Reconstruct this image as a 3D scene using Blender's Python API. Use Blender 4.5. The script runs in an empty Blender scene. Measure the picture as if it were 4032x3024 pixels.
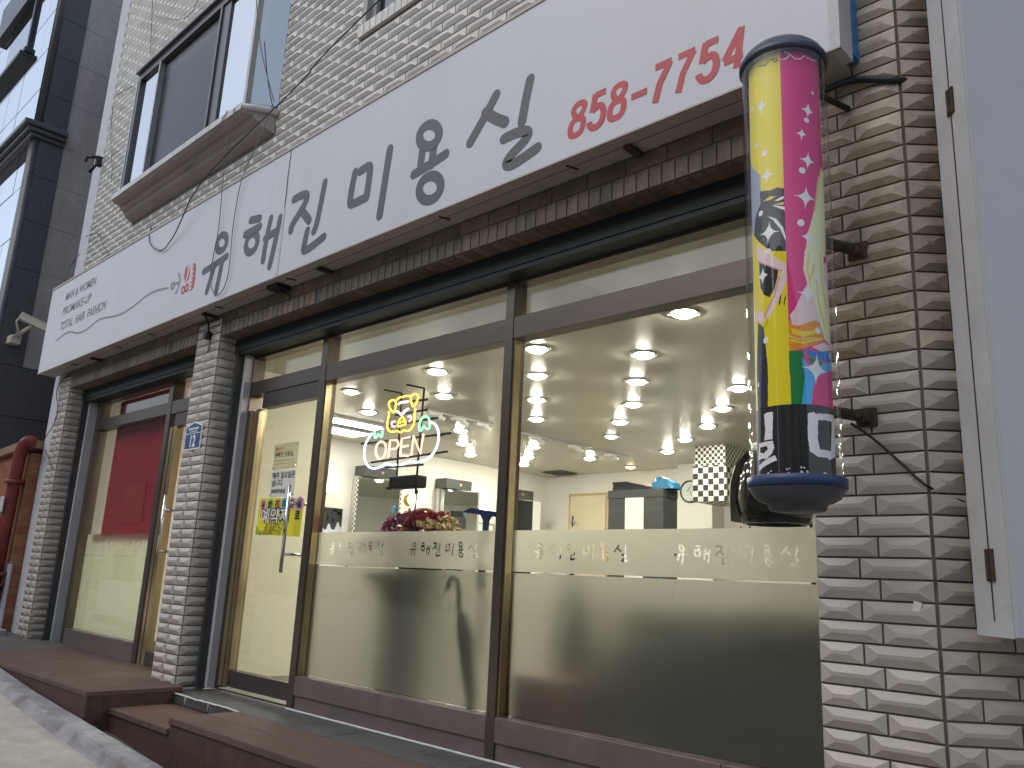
import bpy, bmesh, math, random
import numpy as np
from mathutils import Vector, Matrix
from mathutils.geometry import delaunay_2d_cdt
random.seed(7)
R_ = math.radians
sc = bpy.context.scene
COL = sc.collection

# ------------------------------------------------------------------ camera, sky, sun, exposure
CAM = Vector((0.0, -3.03, 0.85))
yaw, pitch, roll = R_(44.28639), R_(13.35327), R_(2.67725)
fw = Vector((-math.sin(yaw)*math.cos(pitch), math.cos(yaw)*math.cos(pitch), math.sin(pitch)))
r0 = Vector((math.cos(yaw), math.sin(yaw), 0)); u0 = r0.cross(fw)
rt = r0*math.cos(roll) + u0*math.sin(roll); up = u0*math.cos(roll) - r0*math.sin(roll)
cd = bpy.data.cameras.new('camera'); cam = bpy.data.objects.new('camera', cd); COL.objects.link(cam)
cam.matrix_world = Matrix(((rt.x, up.x, -fw.x, CAM.x), (rt.y, up.y, -fw.y, CAM.y), (rt.z, up.z, -fw.z, CAM.z), (0, 0, 0, 1)))
cd.sensor_width = 36.0; cd.lens = 36.0*3253.26/4032; cd.clip_start = 0.05; cd.clip_end = 2000
sc.camera = cam
SUN_EL, SUN_AZ = R_(52), R_(200)
w = bpy.data.worlds.new('World'); sc.world = w; w.use_nodes = True
wn = w.node_tree; wn.nodes.clear()
sky = wn.nodes.new('ShaderNodeTexSky'); sky.sky_type = 'NISHITA'; sky.sun_disc = False
sky.sun_elevation = SUN_EL; sky.sun_rotation = SUN_AZ; sky.dust_density = 2.0; sky.air_density = 1.2
hsv = wn.nodes.new('ShaderNodeHueSaturation'); hsv.inputs['Saturation'].default_value = 0.70
bg = wn.nodes.new('ShaderNodeBackground'); bg.inputs['Strength'].default_value = 0.15
wo = wn.nodes.new('ShaderNodeOutputWorld')
wn.links.new(sky.outputs[0], hsv.inputs['Color']); wn.links.new(hsv.outputs[0], bg.inputs['Color']); wn.links.new(bg.outputs[0], wo.inputs['Surface'])
sd = bpy.data.lights.new('sun', 'SUN'); sd.energy = 0.5; sd.angle = R_(70); sd.color = (1.0, 0.965, 0.94)
so = bpy.data.objects.new('sun', sd); COL.objects.link(so)
# sun_rotation 0 = +Y, positive turns clockwise towards +X: direction to the sun
sdir = Vector((math.sin(SUN_AZ)*math.cos(SUN_EL), math.cos(SUN_AZ)*math.cos(SUN_EL), math.sin(SUN_EL)))
so.rotation_euler = sdir.to_track_quat('Z', 'Y').to_euler()
sc.view_settings.view_transform = 'Standard'; sc.view_settings.look = 'None'
sc.view_settings.exposure = 0.2; sc.view_settings.gamma = 1.0; sc.view_settings.use_curve_mapping = False
cy = sc.cycles
cy.use_denoising = True; cy.max_bounces = 10; cy.transparent_max_bounces = 24; cy.transmission_bounces = 10
cy.sample_clamp_indirect = 6.0; cy.sample_clamp_direct = 0.0; cy.caustics_refractive = True; cy.caustics_reflective = False

# ------------------------------------------------------------------ materials
def lin(c):
    return tuple(((v/255)/12.92 if v/255 <= 0.04045 else (((v/255)+0.055)/1.055)**2.4) for v in c)
MATS = {}
def mat(name, col, rough=0.6, metal=0.0, var=0.12, scale=6.0, bump=0.0, bscale=60.0, spec=0.5, emit=None, estr=0.0, rvar=True, tint=None, dirt=None, stretch=None, trans=0.0):
    m = bpy.data.materials.new(name); m.use_nodes = True; nt = m.node_tree; N = nt.nodes; L = nt.links
    b = N['Principled BSDF']
    b.inputs['Roughness'].default_value = rough; b.inputs['Metallic'].default_value = metal
    b.inputs['Specular IOR Level'].default_value = spec
    tc = N.new('ShaderNodeTexCoord'); mp = N.new('ShaderNodeMapping'); L.new(tc.outputs['Object'], mp.inputs['Vector'])
    if stretch: mp.inputs['Scale'].default_value = stretch
    nz = N.new('ShaderNodeTexNoise'); nz.inputs['Scale'].default_value = scale; nz.inputs['Detail'].default_value = 6; nz.inputs['Roughness'].default_value = 0.65
    L.new(mp.outputs[0], nz.inputs['Vector'])
    rp = N.new('ShaderNodeValToRGB')
    rp.color_ramp.elements[0].position = 0.3; rp.color_ramp.elements[1].position = 0.72
    lo = [max(0, c*(1-var)) for c in col]; hi = [min(1, c*(1+var)) for c in col]
    rp.color_ramp.elements[0].color = (*lo, 1); rp.color_ramp.elements[1].color = (*hi, 1)
    L.new(nz.outputs['Fac'], rp.inputs[0])
    out = rp.outputs[0]
    if tint:   # per tile shade stored on the faces
        at = N.new('ShaderNodeAttribute'); at.attribute_name = 'tint'
        mr = N.new('ShaderNodeMapRange'); mr.inputs['To Min'].default_value = 1-tint; mr.inputs['To Max'].default_value = 1+tint
        L.new(at.outputs['Fac'], mr.inputs['Value'])
        mx = N.new('ShaderNodeMix'); mx.data_type = 'RGBA'; mx.blend_type = 'MULTIPLY'; mx.inputs[0].default_value = 1.0
        L.new(out, mx.inputs[6]); L.new(mr.outputs[0], mx.inputs[7]); out = mx.outputs[2]
    if dirt:   # (colour, noise scale, low, high, strength, z stretch)
        n2 = N.new('ShaderNodeTexNoise'); n2.inputs['Scale'].default_value = dirt[1]; n2.inputs['Detail'].default_value = 8; n2.inputs['Roughness'].default_value = 0.7
        mp2 = N.new('ShaderNodeMapping'); mp2.inputs['Scale'].default_value = (1, 1, dirt[5] if len(dirt) > 5 else 1); mp2.inputs['Location'].default_value = (3.1, 1.7, 0.4)
        L.new(tc.outputs['Object'], mp2.inputs['Vector']); L.new(mp2.outputs[0], n2.inputs['Vector'])
        mr2 = N.new('ShaderNodeMapRange'); mr2.inputs['From Min'].default_value = dirt[2]; mr2.inputs['From Max'].default_value = dirt[3]; mr2.inputs['To Max'].default_value = dirt[4]
        L.new(n2.outputs['Fac'], mr2.inputs['Value'])
        mx = N.new('ShaderNodeMix'); mx.data_type = 'RGBA'; L.new(mr2.outputs[0], mx.inputs[0]); L.new(out, mx.inputs[6]); mx.inputs[7].default_value = (*dirt[0], 1)
        out = mx.outputs[2]
    L.new(out, b.inputs['Base Color'])
    if rvar and rough < 0.9 and rough > 0.03:
        mr3 = N.new('ShaderNodeMapRange'); mr3.inputs['To Min'].default_value = max(0.02, rough-0.08); mr3.inputs['To Max'].default_value = min(1, rough+0.1)
        L.new(nz.outputs['Fac'], mr3.inputs['Value']); L.new(mr3.outputs[0], b.inputs['Roughness'])
    if bump:
        nb = N.new('ShaderNodeTexNoise'); nb.inputs['Scale'].default_value = bscale; nb.inputs['Detail'].default_value = 5
        L.new(mp.outputs[0], nb.inputs['Vector'])
        bp = N.new('ShaderNodeBump'); bp.inputs['Strength'].default_value = bump; bp.inputs['Distance'].default_value = 0.01
        L.new(nb.outputs['Fac'], bp.inputs['Height']); L.new(bp.outputs[0], b.inputs['Normal'])
    if emit:
        b.inputs['Emission Color'].default_value = (*emit, 1); b.inputs['Emission Strength'].default_value = estr
    if trans:
        b.inputs['Transmission Weight'].default_value = trans
    MATS[name] = m
    return m
def glow(name, col, s):
    m = bpy.data.materials.new(name); m.use_nodes = True; nt = m.node_tree; nt.nodes.clear()
    e = nt.nodes.new('ShaderNodeEmission'); e.inputs[0].default_value = (*col, 1); e.inputs[1].default_value = s
    o = nt.nodes.new('ShaderNodeOutputMaterial'); nt.links.new(e.outputs[0], o.inputs[0]); MATS[name] = m; return m
def clear_glass(name, tintc=(0.93, 0.95, 0.93), boost=0.0, rough=0.0, ior=1.45, warp=0.0):
    m = bpy.data.materials.new(name); m.use_nodes = True; nt = m.node_tree; nt.nodes.clear(); N = nt.nodes; L = nt.links
    t = N.new('ShaderNodeBsdfTransparent'); t.inputs[0].default_value = (*tintc, 1)
    g = N.new('ShaderNodeBsdfGlossy'); g.inputs['Roughness'].default_value = rough
    f = N.new('ShaderNodeFresnel'); ge = N.new('ShaderNodeNewGeometry'); mi = N.new('ShaderNodeMix'); mi.inputs[2].default_value = ior; mi.inputs[3].default_value = 1/ior; L.new(ge.outputs['Backfacing'], mi.inputs[0]); L.new(mi.outputs[0], f.inputs[0])
    mx = N.new('ShaderNodeMixShader'); o = N.new('ShaderNodeOutputMaterial')
    fac = f.outputs[0]
    if boost:
        a = N.new('ShaderNodeMath'); a.operation = 'ADD'; a.use_clamp = True; a.inputs[1].default_value = boost; L.new(fac, a.inputs[0]); fac = a.outputs[0]
    if warp:
        tc = N.new('ShaderNodeTexCoord'); nz = N.new('ShaderNodeTexNoise'); nz.inputs['Scale'].default_value = 1.3; nz.inputs['Detail'].default_value = 1
        L.new(tc.outputs['Object'], nz.inputs['Vector']); bp = N.new('ShaderNodeBump'); bp.inputs['Strength'].default_value = warp; bp.inputs['Distance'].default_value = 0.02
        L.new(nz.outputs['Fac'], bp.inputs['Height']); L.new(bp.outputs[0], g.inputs['Normal'])
    L.new(fac, mx.inputs[0]); L.new(t.outputs[0], mx.inputs[1]); L.new(g.outputs[0], mx.inputs[2]); L.new(mx.outputs[0], o.inputs[0])
    MATS[name] = m; return m
def frost_glass(name, col, rough, tl):
    m = bpy.data.materials.new(name); m.use_nodes = True; nt = m.node_tree; nt.nodes.clear(); N = nt.nodes; L = nt.links
    g = N.new('ShaderNodeBsdfGlass'); g.inputs['Color'].default_value = (*col, 1); g.inputs['Roughness'].default_value = rough; g.inputs['IOR'].default_value = 1.3
    d = N.new('ShaderNodeBsdfTranslucent'); d.inputs[0].default_value = (*col, 1)
    mx = N.new('ShaderNodeMixShader'); mx.inputs[0].default_value = tl
    o = N.new('ShaderNodeOutputMaterial'); L.new(g.outputs[0], mx.inputs[1]); L.new(d.outputs[0], mx.inputs[2]); L.new(mx.outputs[0], o.inputs[0])
    MATS[name] = m; return m
TILE = mat('glazed_tile', (0.50, 0.45, 0.395), 0.33, var=0.07, scale=3, tint=0.10, spec=0.5, dirt=((0.20, 0.155, 0.105), 2.3, 0.52, 0.8, 0.55, 0.35))
TILE_UP = mat('glazed_tile_upper', (0.56, 0.53, 0.485), 0.2, var=0.06, scale=2, tint=0.08, spec=0.6, dirt=((0.28, 0.25, 0.21), 1.7, 0.55, 0.85, 0.4, 0.3))
TILE_ST = mat('glazed_tile_stained', (0.46, 0.385, 0.305), 0.4, var=0.18, scale=4, tint=0.16, dirt=((0.15, 0.10, 0.06), 3.2, 0.40, 0.68, 0.8, 0.5))
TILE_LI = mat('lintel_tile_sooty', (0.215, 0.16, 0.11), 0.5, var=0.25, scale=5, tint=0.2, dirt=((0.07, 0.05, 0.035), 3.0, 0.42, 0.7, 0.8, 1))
GROUT = mat('grout', (0.175, 0.145, 0.12), 0.95, var=0.3, scale=20)
GROUT_L = mat('grout_light', (0.15, 0.14, 0.125), 0.95, var=0.3, scale=20)
STEEL = mat('bronze_steel', (0.15, 0.122, 0.10), 0.32, metal=0.75, var=0.10, scale=2, bump=0.05, bscale=30, stretch=(0.3, 1, 1))
STEEL_D = mat('dark_bronze_steel', (0.115, 0.095, 0.09), 0.35, metal=0.6, var=0.12, scale=3)
SILLM = mat('brown_steel_sill', (0.23, 0.185, 0.175), 0.38, metal=0.45, var=0.12, scale=3, dirt=((0.12, 0.1, 0.09), 5, 0.5, 0.8, 0.5))
BRASS = mat('brass_reveal', (0.62, 0.50, 0.30), 0.2, metal=0.9, var=0.15, scale=3)
CHROME = mat('chrome', (0.72, 0.72, 0.72), 0.12, metal=1.0, var=0.05)
RAILG = mat('guide_rail_grey_green', (0.042, 0.048, 0.044), 0.55, var=0.4, scale=10)
GREEN = mat('dark_green_paint', (0.012, 0.018, 0.017), 0.5, var=0.35, scale=8)
WHITE_P = mat('white_paint', (0.52, 0.52, 0.525), 0.5, var=0.08, scale=5, dirt=((0.3, 0.28, 0.26), 6, 0.55, 0.85, 0.5))
WHITE_W = mat('white_wall_paint', (0.52, 0.53, 0.57), 0.8, var=0.08, scale=4, bump=0.2, bscale=40, dirt=((0.25, 0.24, 0.23), 3, 0.55, 0.8, 0.5))
SIGNF = mat('sign_sheet', (0.57, 0.57, 0.595), 0.30, var=0.02, scale=1.0, spec=0.4, dirt=((0.44, 0.43, 0.43), 1.4, 0.5, 0.85, 0.5, 0.15))
SIGNB = mat('sign_metal', (0.44, 0.385, 0.345), 0.5, var=0.10, scale=2, dirt=((0.25, 0.19, 0.14), 4, 0.55, 0.8, 0.5))
INK = mat('sign_ink', (0.065, 0.066, 0.075), 0.4, var=0.08)
INKG = mat('sign_ink_grey', (0.22, 0.22, 0.235), 0.4, var=0.08)
INKR = mat('sign_ink_red', (0.46, 0.03, 0.035), 0.4, var=0.1)
BLUE = mat('blue_trim', (0.03, 0.20, 0.46), 0.4, var=0.1)
RUST = mat('rusty_iron', (0.06, 0.038, 0.028), 0.85, var=0.5, scale=15, bump=0.4, bscale=80)
BLACK = mat('black_rubber', (0.012, 0.012, 0.013), 0.55, var=0.2)
WIRE = mat('cable_black', (0.015, 0.015, 0.016), 0.5, var=0.2)
WIREG = mat('cable_grey', (0.16, 0.15, 0.145), 0.6, var=0.2)
GLASS = clear_glass('shop_glass', (0.90, 0.91, 0.87), 0.01)
GLASS_UP = clear_glass('window_glass', (0.55, 0.60, 0.62), 0.5, warp=0.12)
GLASS_MIR = clear_glass('reflective_glass', (0.35, 0.38, 0.4), 1.0, warp=0.08)
ACRYL = clear_glass('acrylic_tube', (0.97, 0.97, 0.97), 0.025)
FROST_A = frost_glass('frosted_film_upper', (0.93, 0.92, 0.87), 0.5, 0.22)
FROST_B = frost_glass('frosted_film_lower', (0.865, 0.86, 0.82), 0.52, 0.02)
FROST_L = frost_glass('frosted_film_left', (0.93, 0.95, 0.86), 0.7, 0.35)
WOOD = mat('deck_wood_stain', (0.105, 0.062, 0.045), 0.6, var=0.35, scale=5, stretch=(7, 0.6, 7), bump=0.25, bscale=25, dirt=((0.17, 0.135, 0.11), 3, 0.5, 0.75, 0.5))
WOODX = mat('deck_wood_stain_long', (0.105, 0.062, 0.048), 0.6, var=0.35, scale=5, stretch=(0.6, 7, 7), bump=0.25, bscale=25, dirt=((0.17, 0.13, 0.11), 3, 0.5, 0.78, 0.4))
WOODF = mat('deck_fascia', (0.075, 0.040, 0.030), 0.65, var=0.3, scale=6, stretch=(5, 5, 0.8), bump=0.2, bscale=30)
SLATE = mat('slate_slab', (0.085, 0.085, 0.082), 0.55, var=0.25, scale=5, bump=0.25, bscale=30, dirt=((0.24, 0.24, 0.23), 4, 0.58, 0.8, 0.4))
CAULK = mat('white_caulk', (0.60, 0.60, 0.60), 0.8, var=0.2, scale=12)
KERB = mat('kerb_concrete', (0.345, 0.345, 0.36), 0.9, var=0.14, scale=6, bump=0.5, bscale=70, dirt=((0.17, 0.14, 0.13), 3.8, 0.46, 0.68, 0.85))
ROADM = mat('street_concrete', (0.46, 0.435, 0.385), 0.92, var=0.2, scale=5, bump=0.8, bscale=120, dirt=((0.33, 0.30, 0.26), 2.6, 0.47, 0.75, 0.6))
GROUNDM = mat('ground_asphalt', (0.09, 0.09, 0.088), 0.95, var=0.2, scale=3, bump=0.4)
WALL_IN = mat('interior_paint', (0.80, 0.785, 0.735), 0.65, var=0.02, scale=2)
CEIL_IN = mat('ceiling_sheet', (0.68, 0.645, 0.545), 0.24, var=0.02, scale=2, spec=0.12, rvar=False)
FLOOR_IN = mat('salon_floor', (0.11, 0.105, 0.092), 0.35, var=0.12, scale=3)
PARTW = mat('partition_cream', (0.84, 0.80, 0.63), 0.6, var=0.03, scale=2)
CAB = mat('charcoal_laminate', (0.055, 0.06, 0.058), 0.45, var=0.08)
DOORC = mat('cream_door', (0.72, 0.64, 0.45), 0.5, var=0.04)
WHITE_L = mat('white_laminate', (0.82, 0.82, 0.80), 0.35, var=0.03)
MIRROR = mat('mirror_silver', (0.80, 0.83, 0.80), 0.015, metal=1.0, var=0.01)
LAMP = glow('downlight_glow', (1.0, 0.955, 0.86), 235.0)
LAMPC = glow('cool_light_glow', (1.0, 0.98, 0.95), 26.0)
BULB = glow('globe_bulb_glow', (1.0, 0.88, 0.64), 9.0)
RINGM = mat('downlight_trim', (0.55, 0.53, 0.48), 0.25, metal=0.6, var=0.05)
GRAN_D = mat('dark_granite', (0.075, 0.078, 0.088), 0.3, var=0.45, scale=45, spec=0.5, dirt=((0.06, 0.055, 0.06), 3, 0.5, 0.8, 0.4))
GRAN_G = mat('grey_granite', (0.40, 0.36, 0.365), 0.6, var=0.25, scale=60, dirt=((0.10, 0.09, 0.09), 1.2, 0.45, 0.8, 0.6, 0.3))
REDP = mat('red_oxide_pipe', (0.20, 0.035, 0.028), 0.5, var=0.3, scale=8, dirt=((0.10, 0.05, 0.04), 6, 0.5, 0.75, 0.6))
CREAM = mat('cctv_cream', (0.62, 0.57, 0.47), 0.4, var=0.1)
REDC = mat('red_blind_cloth', (0.56, 0.014, 0.045), 0.7, var=0.12, scale=3)
FABK = mat('black_leather', (0.018, 0.018, 0.02), 0.3, var=0.2)
BLUEP = mat('blue_plastic', (0.02, 0.05, 0.22), 0.35, var=0.15)
BAGB = mat('blue_bag', (0.03, 0.17, 0.32), 0.3, var=0.2, bump=0.5, bscale=12)
NAVY = mat('navy_plastic', (0.028, 0.055, 0.14), 0.4, var=0.12)
GREYP = mat('slate_grey_plastic', (0.075, 0.085, 0.095), 0.42, var=0.1)
PLATEB = mat('house_plate_blue', (0.03, 0.075, 0.21), 0.35, var=0.05)
PAPER = mat('white_paper', (0.74, 0.74, 0.66), 0.6, var=0.03)
INKB = mat('black_marker', (0.02, 0.02, 0.022), 0.6, var=0.1)
YEL = mat('yellow_paper', (0.86, 0.76, 0.04), 0.5, var=0.06, scale=5)

# brick and checker patterns
def brick_mat(name, c1, c2, mortar, scale):
    m = mat(name, c1, 0.9); nt = m.node_tree; N = nt.nodes; L = nt.links; b = N['Principled BSDF']
    tc = N.new('ShaderNodeTexCoord'); mp = N.new('ShaderNodeMapping'); mp.inputs['Rotation'].default_value = (R_(90), 0, 0)
    L.new(tc.outputs['Object'], mp.inputs['Vector'])
    bt = N.new('ShaderNodeTexBrick'); bt.inputs['Color1'].default_value = (*c1, 1); bt.inputs['Color2'].default_value = (*c2, 1); bt.inputs['Mortar'].default_value = (*mortar, 1)
    bt.inputs['Scale'].default_value = 1.0; bt.inputs['Brick Width'].default_value = 0.2; bt.inputs['Row Height'].default_value = 0.068; bt.inputs['Mortar Size'].default_value = 0.006; bt.inputs['Bias'].default_value = -0.1
    L.new(mp.outputs[0], bt.inputs['Vector'])
    nz = N.new('ShaderNodeTexNoise'); nz.inputs['Scale'].default_value = 9; nz.inputs['Detail'].default_value = 7
    mx = N.new('ShaderNodeMix'); mx.data_type = 'RGBA'; mx.blend_type = 'MULTIPLY'; mx.inputs[0].default_value = 0.6
    L.new(tc.outputs['Object'], nz.inputs['Vector']); L.new(bt.outputs['Color'], mx.inputs[6]); L.new(nz.outputs['Fac'], mx.inputs[7]); L.new(mx.outputs[2], b.inputs['Base Color'])
    bp = N.new('ShaderNodeBump'); bp.inputs['Distance'].default_value = 0.008; bp.invert = True; L.new(bt.outputs['Fac'], bp.inputs['Height']); L.new(bp.outputs[0], b.inputs['Normal'])
    return m
BRICK = brick_mat('old_red_brick', (0.52, 0.20, 0.09), (0.40, 0.13, 0.06), (0.26, 0.20, 0.15), 1)
def checker_mat(name, size, c1=(0.78, 0.76, 0.68), c2=(0.02, 0.025, 0.025)):
    m = mat(name, c1, 0.4); nt = m.node_tree; N = nt.nodes; L = nt.links; b = N['Principled BSDF']
    tc = N.new('ShaderNodeTexCoord'); mp = N.new('ShaderNodeMapping'); mp.inputs['Location'].default_value = (0.003, 0.003, 0.003)
    L.new(tc.outputs['Object'], mp.inputs['Vector'])
    ck = N.new('ShaderNodeTexChecker'); ck.inputs['Scale'].default_value = 1.0/size; ck.inputs['Color1'].default_value = (*c1, 1); ck.inputs['Color2'].default_value = (*c2, 1)
    L.new(mp.outputs[0], ck.inputs['Vector']); L.new(ck.outputs['Color'], b.inputs['Base Color'])
    return m
CHK_S = checker_mat('small_checks', 0.037); CHK_L = checker_mat('large_checks', 0.068); CHK_T = checker_mat('check_trim', 0.03)

# ------------------------------------------------------------------ mesh helpers
class MB:
    def __init__(s): s.v = []; s.f = []; s.t = []; s.sm = []
    def add(s, vs, fs, tint=0.5, smooth=False):
        o = len(s.v); s.v += [tuple(p) for p in vs]; s.f += [tuple(i+o for i in f) for f in fs]; s.t += [tint]*len(fs); s.sm += [smooth]*len(fs)
    def box(s, x0, x1, y0, y1, z0, z1, bev=0.0):
        if x0 > x1: x0, x1 = x1, x0
        if y0 > y1: y0, y1 = y1, y0
        if z0 > z1: z0, z1 = z1, z0
        if not bev:
            s.add([(x0,y0,z0),(x1,y0,z0),(x1,y1,z0),(x0,y1,z0),(x0,y0,z1),(x1,y0,z1),(x1,y1,z1),(x0,y1,z1)],
                  [(0,3,2,1),(4,5,6,7),(0,1,5,4),(1,2,6,5),(2,3,7,6),(3,0,4,7)])
        else:
            bm = bmesh.new(); bmesh.ops.create_cube(bm, size=1.0)
            for v in bm.verts: v.co = ((x0+x1)/2+v.co.x*(x1-x0), (y0+y1)/2+v.co.y*(y1-y0), (z0+z1)/2+v.co.z*(z1-z0))
            bmesh.ops.bevel(bm, geom=bm.edges[:], offset=bev, segments=2, affect='EDGES', profile=0.5)
            bm.verts.index_update(); s.add([v.co.copy() for v in bm.verts], [[v.index for v in f.verts] for f in bm.faces]); bm.free()
    def obox(s, c, ax, ay, az):   # oriented box: centre, three half-axis vectors
        c, ax, ay, az = map(Vector, (c, ax, ay, az)); P = []
        for k in (-1, 1):
            for (i, j) in ((-1,-1),(1,-1),(1,1),(-1,1)): P.append(c+ax*i+ay*j+az*k)
        s.add(P, [(0,3,2,1),(4,5,6,7),(0,1,5,4),(1,2,6,5),(2,3,7,6),(3,0,4,7)])
    def quad(s, a, b, c, d): s.add([a,b,c,d], [(0,1,2,3)])
    def prism(s, poly, d):   # planar polygon (3-D points) pushed along vector d
        n = len(poly); d = Vector(d); P = [Vector(p) for p in poly]; Q = [p+d for p in P]
        nor = Vector((0,0,0))
        for i in range(n): nor += P[i].cross(P[(i+1)%n])
        fl = nor.dot(d) > 0
        f = [tuple(range(n)), tuple(range(2*n-1, n-1, -1))] + [(i+n, (i+1)%n+n, (i+1)%n, i) for i in range(n)]
        if fl: f = [t[::-1] for t in f]
        s.add(P+Q, f)
    def tube(s, pts, r, n=8, closed=False, cap=True):
        pts = [Vector(p) for p in pts]; rs = r if isinstance(r, (list, tuple)) else [r]*len(pts)
        rings = []; prev = None; m = len(pts)
        for i, p in enumerate(pts):
            a = pts[(i-1)%m] if (closed or i > 0) else p; b = pts[(i+1)%m] if (closed or i < m-1) else p
            t = (b-a); t = t.normalized() if t.length > 1e-9 else Vector((0,0,1))
            if prev is None:
                e = Vector((0,0,1)) if abs(t.z) < 0.9 else Vector((1,0,0)); x = t.cross(e).normalized()
            else:
                x = prev - t*prev.dot(t); x = x.normalized() if x.length > 1e-6 else t.orthogonal().normalized()
            y = t.cross(x); prev = x
            rings.append([p + (x*math.cos(2*math.pi*k/n)+y*math.sin(2*math.pi*k/n))*rs[i] for k in range(n)])
        V = [q for R in rings for q in R]; F = []
        for i in range(m if closed else m-1):
            j = (i+1)%m
            for k in range(n): F.append((i*n+k, i*n+(k+1)%n, j*n+(k+1)%n, j*n+k))
        if cap and not closed: F += [tuple(range(n-1, -1, -1)), tuple(range((m-1)*n, m*n))]
        s.add(V, F, smooth=True)
    def lathe(s, prof, c, n=32, axis='z', smooth=True):   # profile of (radius, height)
        c = Vector(c); V = []; F = []
        for (r, h) in prof:
            for k in range(n):
                a = 2*math.pi*k/n; x, y = r*math.cos(a), r*math.sin(a)
                V.append(c + (Vector((x, y, h)) if axis == 'z' else Vector((h, x, y)) if axis == 'x' else Vector((y, h, x))))
        for i in range(len(prof)-1):
            for k in range(n): F.append((i*n+k, i*n+(k+1)%n, (i+1)*n+(k+1)%n, (i+1)*n+k))
        if prof[0][0] > 1e-6: F.append(tuple(range(n-1, -1, -1)))
        if prof[-1][0] > 1e-6: F.append(tuple(range((len(prof)-1)*n, len(prof)*n)))
        s.add(V, F, smooth=smooth)
    def sphere(s, c, r, n=16, sq=(1,1,1)):
        V = []; F = []; c = Vector(c); m = n//2
        for i in range(m+1):
            th = math.pi*i/m
            for k in range(n):
                ph = 2*math.pi*k/n; V.append(c+Vector((r*sq[0]*math.sin(th)*math.cos(ph), r*sq[1]*math.sin(th)*math.sin(ph), r*sq[2]*math.cos(th))))
        for i in range(m):
            for k in range(n): F.append((i*n+k, (i+1)*n+k, (i+1)*n+(k+1)%n, i*n+(k+1)%n))
        s.add(V, F, smooth=True)
    def build(s, name, m, parent=None, mods=None):
        me = bpy.data.meshes.new(name); me.from_pydata(s.v, [], s.f); me.validate(clean_customdata=False)
        if len(me.polygons) == len(s.t):
            a = me.attributes.new('tint', 'FLOAT', 'FACE'); a.data.foreach_set('value', s.t)
            me.polygons.foreach_set('use_smooth', s.sm)
        me.materials.append(m); me.update()
        o = bpy.data.objects.new(name, me); COL.objects.link(o)
        if parent is not None:
            o.parent = parent; o.matrix_parent_inverse = Matrix.Translation(-parent.location)
        return o
def tag(o, label, cat, group=None, kind=None):
    if label: o['label'] = label
    if cat: o['category'] = cat
    if group: o['group'] = group
    if kind: o['kind'] = kind
    return o
def thing(name, label, cat, loc, group=None):
    o = bpy.data.objects.new(name, None); COL.objects.link(o); o.location = loc; o.empty_display_size = 0.1
    return tag(o, label, cat, group)
def struct(name, mb, m): return tag(mb.build(name, m), None, None, None, 'structure')
def dup(root, delta, label, group=None):
    r = root.copy(); COL.objects.link(r); r.location = root.location + Vector(delta); r['label'] = label
    if group: r['group'] = group
    for ch in list(root.children):
        c = ch.copy(); COL.objects.link(c); c.parent = r; c.matrix_parent_inverse = ch.matrix_parent_inverse.copy()
        for g in list(ch.children):
            d = g.copy(); COL.objects.link(d); d.parent = c; d.matrix_parent_inverse = g.matrix_parent_inverse.copy()
    return r

# pillow-cut wall tiles laid in running bond on the plane origin + u*U + z, facing n
def tile_one(mb, O, U, n, u0, u1, z0, z1, h=0.0155, ridge=None):
    g = 0.0035; u0 += g; u1 -= g; z0 += g; z1 -= g
    if u1-u0 < 0.012 or z1-z0 < 0.012: return
    W, H = u1-u0, z1-z0; ins = min(W, H)*0.40
    iu = min(ins*1.75, W*0.42); iz = min(ins, H*0.42)
    jt = random.uniform(-0.0012, 0.0012)
    def P(u, z, d): return O + U*u + Vector((0, 0, z)) + n*d
    V = [P(u0,z0,0),P(u1,z0,0),P(u1,z1,0),P(u0,z1,0), P(u0,z0,.004),P(u1,z0,.004),P(u1,z1,.004),P(u0,z1,.004),
         P(u0+iu,z0+iz,h+jt),P(u1-iu,z0+iz,h+jt),P(u1-iu,z1-iz,h-jt),P(u0+iu,z1-iz,h-jt)]
    F = [(0,1,5,4),(1,2,6,5),(2,3,7,6),(3,0,4,7),(4,5,9,8),(5,6,10,9),(6,7,11,10),(7,4,8,11),(8,9,10,11)]
    if U.cross(Vector((0,0,1))).dot(n) < 0: F = [f[::-1] for f in F]
    mb.add(V, F, random.random())
RH = 0.0677; Z_ROW = 1.043
def rows(z0, z1):
    k = math.ceil((z0-Z_ROW)/RH - 0.35)
    while Z_ROW+(k)*RH < z1-0.02:
        yield k, max(z0, Z_ROW+k*RH), min(z1, Z_ROW+(k+1)*RH); k += 1
def tile_wall(mb, O, U, n, u0, u1, z0, z1, L=0.2235, off=(0.0, 0.1117), holes=()):
    O, U, n = Vector(O), Vector(U), Vector(n)
    for k, a, b in rows(z0, z1):
        u = math.floor((u0-off[k%2])/L)*L + off[k%2]
        while u < u1:
            segs = [(max(u, u0), min(u+L, u1))]
            for (hu0, hu1, hz0, hz1) in holes:
                if b <= hz0+0.02 or a >= hz1-0.02: continue
                ns = []
                for (p, q) in segs:
                    if q <= hu0 or p >= hu1: ns.append((p, q)); continue
                    if p < hu0: ns.append((p, hu0))
                    if q > hu1: ns.append((hu1, q))
                segs = ns
            for (p, q) in segs: tile_one(mb, O, U, n, p, q, a, b)
            u += L
def tile_cols(mb, O, U, n, cuts, z0, z1):   # explicit joints: cuts[row parity] = list of u
    O, U, n = Vector(O), Vector(U), Vector(n)
    for k, a, b in rows(z0, z1):
        c = cuts[k%2]
        for p, q in zip(c, c[1:]): tile_one(mb, O, U, n, p, q, a, b)

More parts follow.
